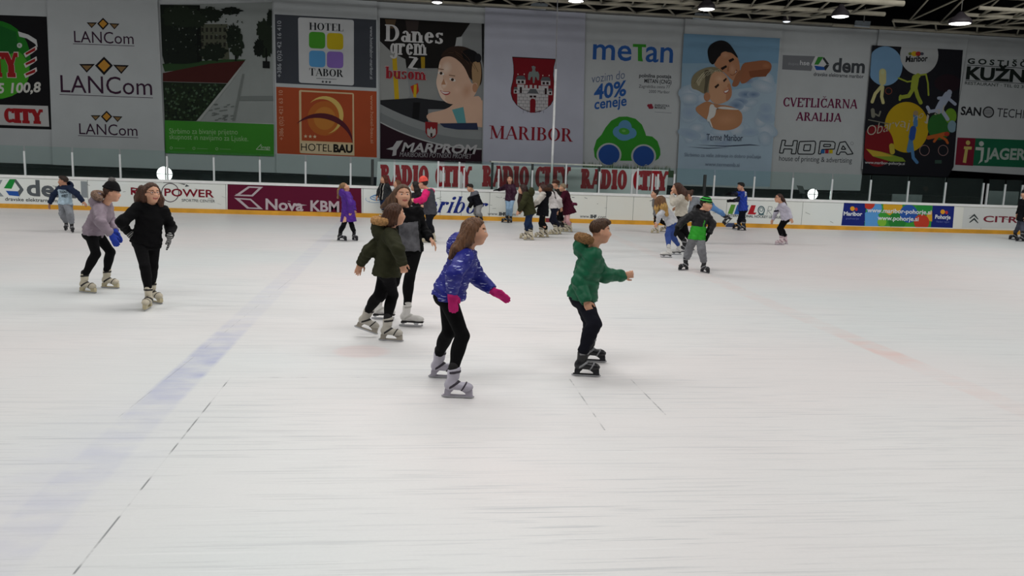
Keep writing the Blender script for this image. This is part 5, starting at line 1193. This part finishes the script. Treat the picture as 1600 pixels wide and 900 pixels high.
    # --- gloves
    if glove:
        for i in (0, 1):
            g = Sdf(); pn = nrm((-r if i == 0 else r)*.8-UP*.5-f*.15); cu = arms[i][9] if arms[i] and len(arms[i]) > 9 else .18
            hand(g, WR[i], TP[i], pn, nrm(f+UP*.3), S, cu, .005, glove == 'mitt'); wv = nrm(WR[i]-EL[i]); g.seg(WR[i]-wv*.028*S, WR[i]+wv*.012*S, .027*S, .024*S, .015)
            gm = None; ms = [cloth(gcol if isinstance(gcol, str) else gcol[0])]
            if not isinstance(gcol, str):
                ms.append(cloth(gcol[1])); dv = nrm(TP[i]-WR[i]); gm = (lambda w, dv: lambda P: (np.sin(((P-w)@dv)*240) > 0).astype(int))(WR[i], dv)
            grown('glove', g, res*.8, ms, root, gm)
    # --- hair
    if hair.get('style') != 'none':
        h = Sdf(); sz = hair.get('vol', 1.0)
        h.ell(hl(0, -.085, .14), axh, (.385*HH*sz, .455*HH*sz, .41*HH*sz), .02)
        cutn = nrm(fH*.8-uH*.45); h.cut(hl(0, .19, .27), cutn, .012)
        st = hair.get('style', 'long')
        if st == 'short':
            h.cut(hl(0, 0, -.12), -uH, .02); h.ell(hl(0, .18, .44), axh, (.26*HH, .22*HH, .13*HH), .04)
        if st in ('long',):
            n = hair.get('len', .9)
            dn = nrm(-UP*.8-uH*.2-f*.12)
            for x, y, ln, rr in ((0, -.36, 1.0, .26), (.20, -.28, .95, .20), (-.20, -.28, .95, .20), (.33, -.10, .8, .13), (-.33, -.10, .8, .13)):
                p0 = hl(x, y, .08); p1 = p0+dn*HH*.5+(rH*x*.15-fH*.05)*HH; p2 = p1+dn*HH*n*ln*.75-f*.03*S
                h.chain([p0, p1, p2], [rr*HH, rr*HH*.95, rr*HH*.45], .03)
        if st == 'bun': h.ell(hl(0, -.45, .42), axh, (.2*HH, .2*HH, .2*HH), .02).cut(hl(0, 0, -.3), -uH, .02)
        if st == 'tied': h.cut(hl(0, 0, -.28), -uH, .02)
        for lk in hair.get('locks', []):
            pts = [at_dist(x, y, D0+sdd+dd)-b_ for x, y, dd, rr in lk]; h.chain(pts, [rr for *_, rr in lk], .025)
        if st != 'short' or True:
            am = .0045*k
            h.rough(lambda P: am*np.sin(np.arctan2((P-hc)@rH, (P-hc)@fH)*26+7*((P-hc)@uH)/HH)+am*.5*np.sin(np.arctan2((P-hc)@rH, (P-hc)@fH)*57))
        hm_ = [hairm(hair_c)]; hf = None
        if hair.get('tip'):
            hm_.append(hairm(hair['tip'])); z0 = hair.get('tipz', -.5)
            hf = lambda P: ((((P-hc)@uH)/HH+.10*np.sin(P[:, 0]*90)+.08*np.sin(P[:, 1]*70)) < z0).astype(int)
        grown('hair', h, res, hm_, root, hf)
    # --- hat
    if hat:
        g = Sdf(); g.ell(hl(0, -.06, .20), axh, (.43*HH, .50*HH, .46*HH*hat.get('tall', 1)), .02).cut(hl(0, .2, .19), -nrm(uH+fH*.22), .01)
        for b in range(14):
            an, an2 = 2*PI*b/14, 2*PI*(b+1)/14; z = lambda q: .23-.10*math.sin(q)*0-.22*(.5*math.sin(q)-.2)*.5
            g.seg(hl(.41*math.cos(an), -.06+.48*math.sin(an), z(an)), hl(.41*math.cos(an2), -.06+.48*math.sin(an2), z(an2)), .055*HH, .055*HH, .012)
        ms = [cloth(c) for c in hat['c']]; gf = None
        if len(ms) > 1: gf = lambda P: (np.sin((((P-hc)@uH)/HH-.1)*hat.get('f', 34)) > 0).astype(int)
        grown('beanie', g, res, ms, root, gf)
        if hat.get('pom'):
            g = Sdf().ell(hl(0, -.10, .74), axh, (.21*HH,)*3); g.rough(lambda P: .012*np.sin(P[:, 0]*190)*np.sin(P[:, 1]*180)*np.sin(P[:, 2]*170)); grown('pompom', g, res*.8, [fur(hat['pom'])], root)
    for i in (0, 1): add_skate(root, skates, MS[i], k)
    if extras: extras(dict(locals()))
    return root
def decal(part, name, draw_polys, color, mat_=None):
    """lettering laid on a garment: px polygons carried along the sight lines to the cloth"""
    dg = bpy.context.evaluated_depsgraph_get(); dg.update()
    me = part.data; off = np.array(part.parent.location); V = [Vector(v.co)+Vector(off) for v in me.vertices]
    bv = BVHTree.FromPolygons(V, [tuple(p.vertices) for p in me.polygons]); mb = MB()
    for P in draw_polys:
        q = []
        for x, y in P:
            d = Vector(ray(x, y)).normalized(); h = bv.ray_cast(Vector(CAM), d)
            if h[0] is None: break
            q.append(np.array(h[0]-d*.008)-off)
        else:
            if len(q) > 2: mb.add(q, [tuple(range(len(q)))])
    if mb.v: return mb.build(name, cloth(color), part)
def px_text(body, p0, p1, h, bold=.03, cap=.69):
    s = Sheet(10.0); out = []
    P = font_polys(body, bold); xs = [x for q in P for x, _ in q]; x0, x1 = min(xs), max(xs)
    return [[(p0[0]+(p1[0]-p0[0])*(x-x0)/(x1-x0), p0[1]+(p1[1]-p0[1])*(x-x0)/(x1-x0)-h*y/cap) for x, y in q] for q in P]
# ================================================================== the skaters
FG = .0085
BLACK = '#0a0a0c'
LEG = {'c': BLACK, 'fat': .004, 'name': 'leggings'}
# foreground, left to right
def specs(o):
    rH, uH, fH, HH, hl = o['rH'], o['uH'], o['fH'], o['HH'], o['hl']; mb = MB()
    for sg in (-1, 1): mb.tube([hl(sg*.165+.12*math.cos(2*PI*i/14), .43-.03*abs(math.cos(2*PI*i/14)), .055+.085*math.sin(2*PI*i/14)) for i in range(15)], .010*HH, 6)
    mb.tube([hl(-.05, .43, .07), hl(.05, .43, .07)], .010*HH, 6)
    for sg in (-1, 1): mb.tube([hl(sg*.28, .40, .07), hl(sg*.37, .05, .05)], .010*HH, 6)
    mb.build('glasses', mat('glasses_frame', '#1a1618', rough=.4), o['root'], smooth=True)
person('person in a black jacket and leggings with long brown hair, glasses and striped grey gloves', 1.66, -62, (237.5, 301.5), (236, 325), (229, 377), [(231, 483.5, -82), (242, 473.5, -30)], [(190, 347, 199, 362, -.02, 208, 372), (267, 355, 265, 369, -.03, 263.5, 385)], [(226.5, 417), (239, 417)],
       {'c': cloth(BLACK), 'fat': .022, 'hem': (228, 381), 'flare': 1.0}, LEG, 'cream', {'c': '#4f3426', 'style': 'long', 'len': .75, 'vol': 1.04, 'locks': [[(222, 296, .0, .055), (218, 310, .02, .065), (214, 323, .02, .03)], [(246, 300, .03, .04), (250, 312, .03, .05), (252, 321, .02, .03)]]}, hyaw=-42, hpitch=-3, glove='yes', gcol=('#2b2b2d', '#9a9a98'), res=FG, extras=specs, wide=1.05)
person('person in a mauve grey jacket and black beanie with grey pompom leaning forward', 1.60, 8, (175.5, 301), (162, 323), (146, 362), [(137, 457.5, -15), (172, 450.5, -8)], [(157, 347, 174, 367, -.06, 183, 384), (172, 345, 180, 362, .0, 188, 374)], [(150, 397), (173, 394)],
       {'c': shell('#8b7d88'), 'fat': .03, 'hem': (148, 366), 'flare': 1.08, 'hood': 'fur', 'furc': '#8a7263', 'quilt': .004}, LEG, 'cream', {'c': '#4a352a', 'style': 'tied'}, hyaw=12, hpitch=-8, hat={'c': ['#141416'], 'pom': '#6d6a68', 'tall': 1.22}, glove='yes', gcol='#2b3f9c', res=FG, sdd=-.02)
person('person in a dark olive parka with tan fur hood pushing off on cream skates', 1.56, 12, (618.5, 334.5), (608, 363), (604.5, 420), [(610.5, 533, -6), (571, 517, -4, {'dd': .22, 'pitch': -17})], [(622, 391, 628, 409, -.08, 631, 424, -.02, 90, 1.2), (577, 392, 564.5, 409, -.05, 560, 422)], [(614, 461), (592, 462)],
       {'c': cloth('#2f3020'), 'fat': .03, 'hem': (603.5, 430), 'flare': 1.06, 'hood': 'fur', 'furc': '#b48a5c'}, LEG, 'grey', {'c': '#4a2e1e', 'style': 'long', 'len': .25, 'locks': [[(612, 331, 0, .07), (606, 342, 0, .07), (602, 352, .02, .05)]]}, hyaw=30, hpitch=-4, res=FG)
person('person in black with a grey print shirt and white figure skates behind the olive parka', 1.66, -72, (629.5, 305), (634, 331), (639, 386), [(598, 499, -2), (642, 510.5, -4)], [(612, 352, 604, 372, .02, 602, 384), (659, 356, 671.5, 372, -.06, 678.5, 381)], [(616, 441), (640, 434)],
       {'c': [cloth(BLACK), cloth('#5a5a5e', n=.45)], 'fat': .02, 'hem': (639, 391), 'flare': 1.0, 'matfn': lambda sl, t, u, v, al: ((~sl) & (t < .72) & (v > .02) & (np.abs(u) < .075)).astype(int)}, LEG, 'white', {'c': '#5f4634', 'style': 'long', 'len': .5, 'vol': 1.05, 'locks': [[(620, 303, .02, .06), (609, 314, .05, .05), (596, 324, .06, .022)]]}, hyaw=-68, hpitch=2, res=FG)
person('person in a blue white-flecked jacket with long fair brown hair and pink gloves', 1.56, 0, (743.5, 361), (729, 396), (700, 458), [(714.5, 621.5, -2), (692, 590.5, -2)], [(710, 428, 706, 459, -.15, 710, 492), (746, 434, 771, 455.5, .03, 795, 468.5)], [(723, 525), (701, 520)],
       {'c': fleck_mat(), 'fat': .03, 'hem': (699.5, 465), 'flare': 1.05, 'quilt': .003, 'hood': 'back'}, LEG, 'lilac', {'c': '#6b4a33', 'style': 'long', 'len': .5, 'locks': [[(734, 358, -.06, .06), (724, 375, -.10, .06), (713, 390, -.15, .05), (703, 402, -.16, .022)]]}, hyaw=4, hpitch=-8, glove='yes', gcol='#c22a72', res=FG, sdd=.0)
person('person with short brown hair in a green padded jacket and black skates reaching forward', 1.54, 0, (938.5, 361), (925, 394), (910, 461), [(915, 588, -5), (926, 565.5, -5)], [(905, 440, 915, 470, -.15, 924, 491, -.02, 90, .8), (944, 430, 973, 430.5, .02, 988, 429, 0, 90, 1.5)], [(929, 506), (923, 509)],
       {'c': shell('#0d5a3c'), 'fat': .032, 'hem': (909, 466), 'flare': 1.05, 'quilt': .010, 'hood': 'fur', 'furc': '#8c6a48'}, {'c': '#15161f', 'fat': .014, 'wr': .003}, 'black', {'c': '#4c3424', 'style': 'short'}, hyaw=6, hpitch=-6, res=FG, skin_c='#cf9c80')
person('person in a green and black jacket with green striped beanie and grey trousers', 1.44, -60, (1103.5, 319), (1095, 331.5), (1089.5, 369), [(1068, 422.5, -150), (1101, 426.5, -62)], [(1066, 346, 1058, 357, -.05, 1055, 366), (1113, 350, 1107, 366, -.08, 1104, 374)], [(1077, 388), (1096, 388)],
       {'c': [shell('#17171a'), shell('#2a9a24')], 'fat': .036, 'hem': (1089, 374), 'flare': 1.08, 'sl': .03, 'hood': 'back', 'matfn': lambda sl, t, u, v, al: ((~sl) & ((t < .42) | ((np.abs(u) < .012) & (t < .7) & (v > 0)))).astype(int)}, {'c': '#77787c', 'fat': .028, 'wr': .004}, 'black', {'c': '#3a2a20', 'style': 'tied'}, hyaw=-38, hpitch=-6, hat={'c': ['#141a14', '#3fae4a'], 'tall': 1.0, 'f': 34}, glove='yes', gcol='#141416', res=.010, hk=1.22)
# middle distance and along the boards, left to right
boy = person('person in a pale blue lettered sweatshirt with navy sleeves skating along the left boards', 1.46, -110, (98.5, 283), (102, 292.5), (102, 317), [(103.5, 360.5, -70), (113, 363.5, -55)], [(84, 304.5, 78, 317, -.03, 76.5, 324), (119.5, 302, 129, 314.5, -.03, 134.5, 320)], [(97.5, 334), (109.5, 334)],
       {'c': [cloth('#a9bfcd', n=.3), cloth('#1f2a40')], 'fat': .026, 'hem': (102, 319), 'name': 'sweatshirt', 'hood': 'back', 'matfn': lambda sl, t, u, v, al: (sl | (t > .85)).astype(int)}, {'c': '#85898f', 'fat': .024, 'wr': .004}, 'black', {'c': '#33241c', 'style': 'short'}, hyaw=-165, hpitch=-3, res=.010, skin_c='#b98a70')
top_ = [c for c in boy.children if c.name.startswith('sweatshirt')][0]
decal(top_, 'chest_lettering', px_text('TODNEY', (93, 302), (106.5, 301.5), 4.2)+px_text('WEST', (95.5, 308.5), (106, 308), 4.2), '#16181e')
person('person in a long purple coat with a fair ponytail looking up', 1.40, 25, (538.5, 292.5), (541.5, 303), (543.5, 328), [(534, 376.5, -8), (554.5, 376, -50)], [(548, 318, 547, 331, -.06, 547, 338), (551, 318, 553, 328, .02, 554, 334)], [(536, 354), (550, 353)],
       {'c': shell('#4a1c84'), 'fat': .035, 'hem': (544.5, 346), 'flare': 1.32, 'name': 'coat', 'hood': 'back', 'quilt': .004}, LEG, 'black', {'c': '#8a6a48', 'style': 'tied', 'locks': [[(534, 290, .0, .045), (530, 298, 0, .05), (528, 309, 0, .025)]]}, hyaw=20, hpitch=24, res=.010)
person('person in a dark grey open jacket and blue jeans with reddish brown hair', 1.58, -125, (599.5, 280), (601, 289), (600, 308), [(598, 342.5, -150), (606, 342.5, -110)], [(592, 299, 590, 306, -.1, 588, 311), (609, 300, 608, 308, -.05, 607, 313)], [(598, 324), (602, 324)],
       {'c': [cloth('#2e3032'), cloth('#0e0e10'), cloth('#a5a29c')], 'fat': .026, 'hem': (600, 312), 'matfn': lambda sl, t, u, v, al: np.where((~sl) & (v > .03) & (np.abs(u) < .03), 1, np.where((~sl) & (v > .03) & (np.abs(u) < .045), 2, 0))}, {'c': '#26385a', 'fat': .008, 'name': 'jeans'}, 'cream', {'c': '#5c2e22', 'style': 'long', 'len': .8, 'vol': 1.06}, hyaw=-160, res=.012, wide=.88)
person('person in a white jacket with brown hair partly hidden behind the smiling skater', 1.56, 200, (620, 287), (620.5, 296), (620, 315), [(619, 347.5, 190), (624, 347, 190)], [None, None], [None, None],
       {'c': cloth('#b9b6b0'), 'fat': .028, 'hem': (620, 319)}, {'c': '#2c3550', 'fat': .008, 'name': 'jeans'}, 'cream', {'c': '#6e4c34', 'style': 'long', 'len': .4}, hyaw=195, res=.013)
person('person with long black hair and dark jacket hugging the person in the pink hat', 1.56, 150, (648, 291), (651, 304), (655, 330), [(653, 371.5, 190), (660, 373, 200)], [(651, 316, 660, 319, .15, 665, 319), (645, 317, 654, 322, .0, 660, 322)], [(655, 349), (658, 350)],
       {'c': cloth('#1b1b1f'), 'fat': .024, 'hem': (655, 333)}, {'c': '#8fa4ba', 'fat': .006, 'name': 'jeans'}, 'cream', {'c': '#1a1412', 'style': 'long', 'len': .9, 'vol': 1.05}, hyaw=165, res=.012)
person('person in a coral pink hat with pink sleeves and grey padded waistcoat', 1.62, 160, (661, 287), (669.5, 299), (672.5, 330), [(667, 379.5, 190), (673, 377.5, 185)], [(668, 313, 656, 315, .02, 647, 313), (662, 311, 649, 314, -.14, 644, 313)], [(668, 352), (671, 352)],
       {'c': [shell('#3c3d44'), cloth('#d0246a')], 'fat': .032, 'hem': (672, 334.5), 'flare': 1.05, 'name': 'waistcoat', 'matfn': lambda sl, t, u, v, al: sl.astype(int)}, {'c': '#15161c', 'fat': .012}, 'cream', {'c': '#2b201a', 'style': 'tied'}, hyaw=165, hpitch=-5, hat={'c': ['#e0584f'], 'tall': 1.35}, res=.012, sdd=0)
person('person in a black and grey jacket bent towards the blue script on the boards', 1.56, 205, (734.5, 293.5), (741, 301.5), (747, 319.5), [(743, 348.2, 200), (749, 348.4, 190)], [(737, 312, 739, 318, -.04, 736, 322), (734, 311, 737, 317, -.08, 734, 321)], [(743.5, 333), (747, 333)],
       {'c': [cloth('#12131a'), cloth('#6a6c74')], 'fat': .028, 'hem': (747.5, 321), 'matfn': lambda sl, t, u, v, al: ((t > .83)).astype(int)}, {'c': '#8b8b8c', 'fat': .02}, 'black', {'c': '#241a16', 'style': 'short'}, hyaw=195, hpitch=-22, glove='yes', gcol='#101012', res=.012)
person('person in a maroon jacket and pale blue jeans holding on to the boards', 1.58, -110, (796.5, 280.5), (796.5, 290.5), (797, 309.5), [(790, 348, 175), (796.5, 348.6, -120)], [(787, 294, 779, 296.5, .05, 774, 297), (804, 300.5, 800, 311, -.06, 798.5, 317)], [(793.5, 325), (798, 325)],
       {'c': shell('#35122a'), 'fat': .03, 'hem': (797, 313)}, {'c': '#8eabc6', 'fat': .008, 'name': 'jeans'}, 'black', {'c': '#4a2a22', 'style': 'long', 'len': .7}, hyaw=-100, glove='yes', gcol='#121216', res=.012, wide=.85)
person('person in an olive parka and dark blue jeans at the left of the skating group', 1.60, 165, (816, 296), (823.5, 303), (827.5, 330), [(820, 373, 185), (826.5, 375.5, 188)], [(825, 318, 817, 327, -.08, 812, 332), (817, 318, 812, 328, .05, 808, 334)], [(823, 350), (827, 350)],
       {'c': cloth('#33341f'), 'fat': .032, 'hem': (828.5, 335), 'hood': 'back', 'flare': 1.06}, {'c': '#20304f', 'fat': .010, 'name': 'jeans'}, 'cream', {'c': '#33201c', 'style': 'long', 'len': 1.3, 'vol': 1.08, 'locks': [[(814, 300, .03, .06), (812, 314, .04, .06), (811, 324, .05, .03)]]}, hyaw=170, hpitch=-8, res=.012)
person('person in a long black coat with brown fur hood amid the skating group', 1.60, 165, (847.5, 295), (850, 303), (848.5, 328), [(843, 371.5, 190), (850, 371, 188)], [(842, 316, 836, 322, -.06, 831, 326), (840, 315, 832, 320, .05, 828, 324)], [(845, 349), (848, 349)],
       {'c': [cloth('#0f0f14'), cloth('#bdb8b0')], 'fat': .03, 'hem': (847.5, 337), 'name': 'coat', 'hood': 'fur', 'furc': '#4a3428', 'matfn': lambda sl, t, u, v, al: (sl & (u < -.05)).astype(int)}, LEG, 'cream', {'c': '#46302a', 'style': 'long', 'len': .4}, hyaw=175, hpitch=-15, res=.012)
person('person in a white sweater with a dark braid and navy leggings', 1.60, 160, (858, 294.5), (863.5, 302.5), (866.5, 324), [(865, 367, 188), (870, 366, 185)], [(874, 312, 876.5, 322, -.06, 877, 328), (856, 312, 850, 318, .06, 846, 322)], [(861.5, 344), (866, 344)],
       {'c': cloth('#cfcac8'), 'fat': .024, 'hem': (866.5, 325), 'name': 'sweater'}, {'c': '#191c2c', 'fat': .004, 'name': 'leggings'}, 'cream', {'c': '#2c201c', 'style': 'tied', 'locks': [[(860, 296, -.05, .05), (865, 301, -.12, .03), (868, 310, -.13, .018)]]}, hyaw=170, hpitch=-12, res=.012)
person('person in dark clothes and a brown cap behind the maroon coat', 1.66, 180, (868, 288), (872, 298), (874.5, 322), [(873, 359.8, 185), (878, 359.5, 185)], [None, None], [(873, 341), (877, 341)],
       {'c': cloth('#26231f'), 'fat': .024, 'hem': (874.5, 325)}, LEG, 'black', {'c': '#5a4030', 'style': 'short'}, hyaw=185, hat={'c': ['#43271f'], 'tall': .8}, res=.013)
person('person in a maroon flared coat and pink tights at the right of the skating group', 1.52, 170, (879, 293), (883, 301), (887, 322), [(882, 362.6, 190), (888, 362.8, 188)], [(888, 312, 893, 318, -.14, 897, 318.5), (877, 312, 873, 318, .0, 870, 321)], [(883.5, 347), (887, 347)],
       {'c': cloth('#3d0f20'), 'fat': .028, 'hem': (890, 334), 'flare': 1.45, 'name': 'coat'}, {'c': '#c79a9c', 'fat': .002, 'name': 'tights'}, 'cream', {'c': '#8b7a62', 'style': 'tied'}, hyaw=175, hpitch=-8, glove='mitt', gcol='#6a2a44', res=.012)
person('person in grey with a dark hair bun and black leggings left of the blonde skater', 1.50, 185, (1022.5, 303), (1024.5, 313), (1028, 334), [(1023.5, 364.5, 190), (1038, 362, 175)], [None, None], [(1024.5, 347), (1033, 346)],
       {'c': cloth('#77787a'), 'fat': .02, 'hem': (1028, 335)}, LEG, 'cream', {'c': '#241a17', 'style': 'bun'}, hyaw=190, res=.012)
person('person with long blonde hair in a pale t-shirt and blue jeans bending forward', 1.50, 175, (1031, 315), (1036.5, 325.5), (1049, 347), [(1041, 402.5, 184), (1056.5, 398, 195)], [(1050, 336, 1055, 343, -.12, 1054, 350), (1030, 337, 1028, 346, .05, 1025, 352)], [(1043, 367), (1050, 369)],
       {'c': [cloth('#bfc0c4'), cloth('#2a2c34')], 'fat': .018, 'hem': (1050, 349), 'name': 't_shirt', 'matfn': lambda sl, t, u, v, al: ((~sl) & (np.abs(t-.35) < .18) & (np.abs(v-.01) < .025) & (u > 0)).astype(int)}, {'c': '#3a4f8e', 'fat': .006, 'name': 'jeans'}, 'white', {'c': '#6a4a30', 'style': 'long', 'len': .9, 'vol': 1.05, 'tip': '#b58e50', 'tipz': -.25, 'locks': [[(1033, 311, -.1, .08), (1037, 324, -.16, .09), (1042, 336, -.18, .04)], [(1027, 314, -.1, .07), (1026, 325, -.14, .06), (1027, 335, -.14, .03)]]}, hyaw=170, hpitch=-25, res=.010)
person('person in a cream jacket with long curly brown hair and a hand at the face', 1.62, 170, (1056.5, 294.5), (1063.5, 307.5), (1064.5, 335), [(1066, 394, 188), (1076, 391, 180)], [(1070, 318, 1060, 324, -.1, 1054, 326), (1052, 317, 1050, 307, .0, 1049, 300, 0, 20, 1.3)], [(1061, 364), (1072, 364)],
       {'c': shell('#bdb6a8'), 'fat': .032, 'hem': (1064.5, 337)}, {'c': BLACK, 'fat': .012}, 'black', {'c': '#4a3024', 'style': 'long', 'len': .7, 'vol': 1.1, 'tip': '#8a6844', 'tipz': -.75, 'locks': [[(1060, 291, -.05, .09), (1068, 301, -.08, .10), (1073, 313, -.08, .05)]]}, hyaw=180, res=.010)
person('person in a grey top gliding bent over with one jeans leg stretched back', 1.56, 175, (1075.5, 304.5), (1083, 313), (1107, 321), [(1088, 380, 182), (1139, 347, 170, {'dd': .1, 'pitch': -50})], [(1080, 326, 1076, 336, -.02, 1074, 342), (1080, 326, 1076, 336, .05, 1074, 342)], [(1098, 353), (1124, 331)],
       {'c': cloth('#7d8289'), 'fat': .022, 'name': 'sweater'}, {'c': '#5c86b8', 'fat': .008, 'name': 'jeans'}, 'black', {'c': '#4a3428', 'style': 'bun'}, hyaw=180, hpitch=-5, res=.012)
man = person('person in a blue sports jacket with white shoulder stripe and navy trousers', 1.72, 178, (1157.5, 291.5), (1161, 301.5), (1160.5, 326), [(1159, 360.5, 185), (1151.5, 358, 180)], [(1151, 303, 1143, 303, .0, 1138, 303), (1153, 312, 1145, 314, -.1, 1140, 314)], [(1160.5, 343), (1156.5, 343)],
       {'c': [shell('#1b3aa0'), shell('#101526'), cloth('#c5cad2')], 'fat': .022, 'hem': (1160.5, 329), 'matfn': lambda sl, t, u, v, al: np.where(sl & (u > 0), 1, np.where(sl & ((al[1] > .02)), 1, np.where(sl & (u < -.03) & (v < -.008), 2, 0)))}, {'c': '#11131f', 'fat': .02}, 'black', {'c': '#1a1512', 'style': 'short'}, hyaw=185, hpitch=-12, glove='yes', gcol='#101014', res=.012)
person('person in a light grey top with glasses and dark hair trailing behind', 1.44, 178, (1216.5, 309.5), (1222, 319.5), (1227.5, 341), [(1218, 383, 182), (1224, 381.5, 180)], [(1212.5, 332, 1207.5, 343, .05, 1205.5, 349), (1232, 329.5, 1236, 341, -.08, 1238.5, 348)], [(1217.5, 357), (1220.5, 357)],
       {'c': [cloth('#b9b6c4'), cloth('#2c2c34')], 'fat': .016, 'hem': (1228, 342), 'name': 'sweater', 'matfn': lambda sl, t, u, v, al: (sl & (u > 0) & (al[0] < .05) & (np.abs(t-.62) < .06)).astype(int)}, LEG, 'pink', {'c': '#40281f', 'style': 'tied', 'locks': [[(1219, 307, 0, .055), (1224, 313, 0, .05), (1228.5, 321, -.02, .025)]]}, hyaw=183, hpitch=-2, res=.010, extras=specs)
person('person in a black coat and grey jeans at the right edge of the view', 1.68, 178, (1601.5, 303), (1600.5, 314), (1599, 337), [(1583, 374.5, 182), (1594, 377.5, 182)], [(1594, 324, 1590, 334, .05, 1588, 340), (1606, 326, 1604, 338, -.1, 1602, 345)], [(1592, 353), (1597, 355)],
       {'c': cloth('#121216'), 'fat': .026, 'hem': (1597.5, 345), 'flare': 1.1, 'name': 'coat'}, {'c': '#4b4e5c', 'fat': .012, 'name': 'jeans'}, 'black', {'c': '#1c1614', 'style': 'short'}, hyaw=180, hat={'c': ['#17181c'], 'tall': .95}, res=.012)
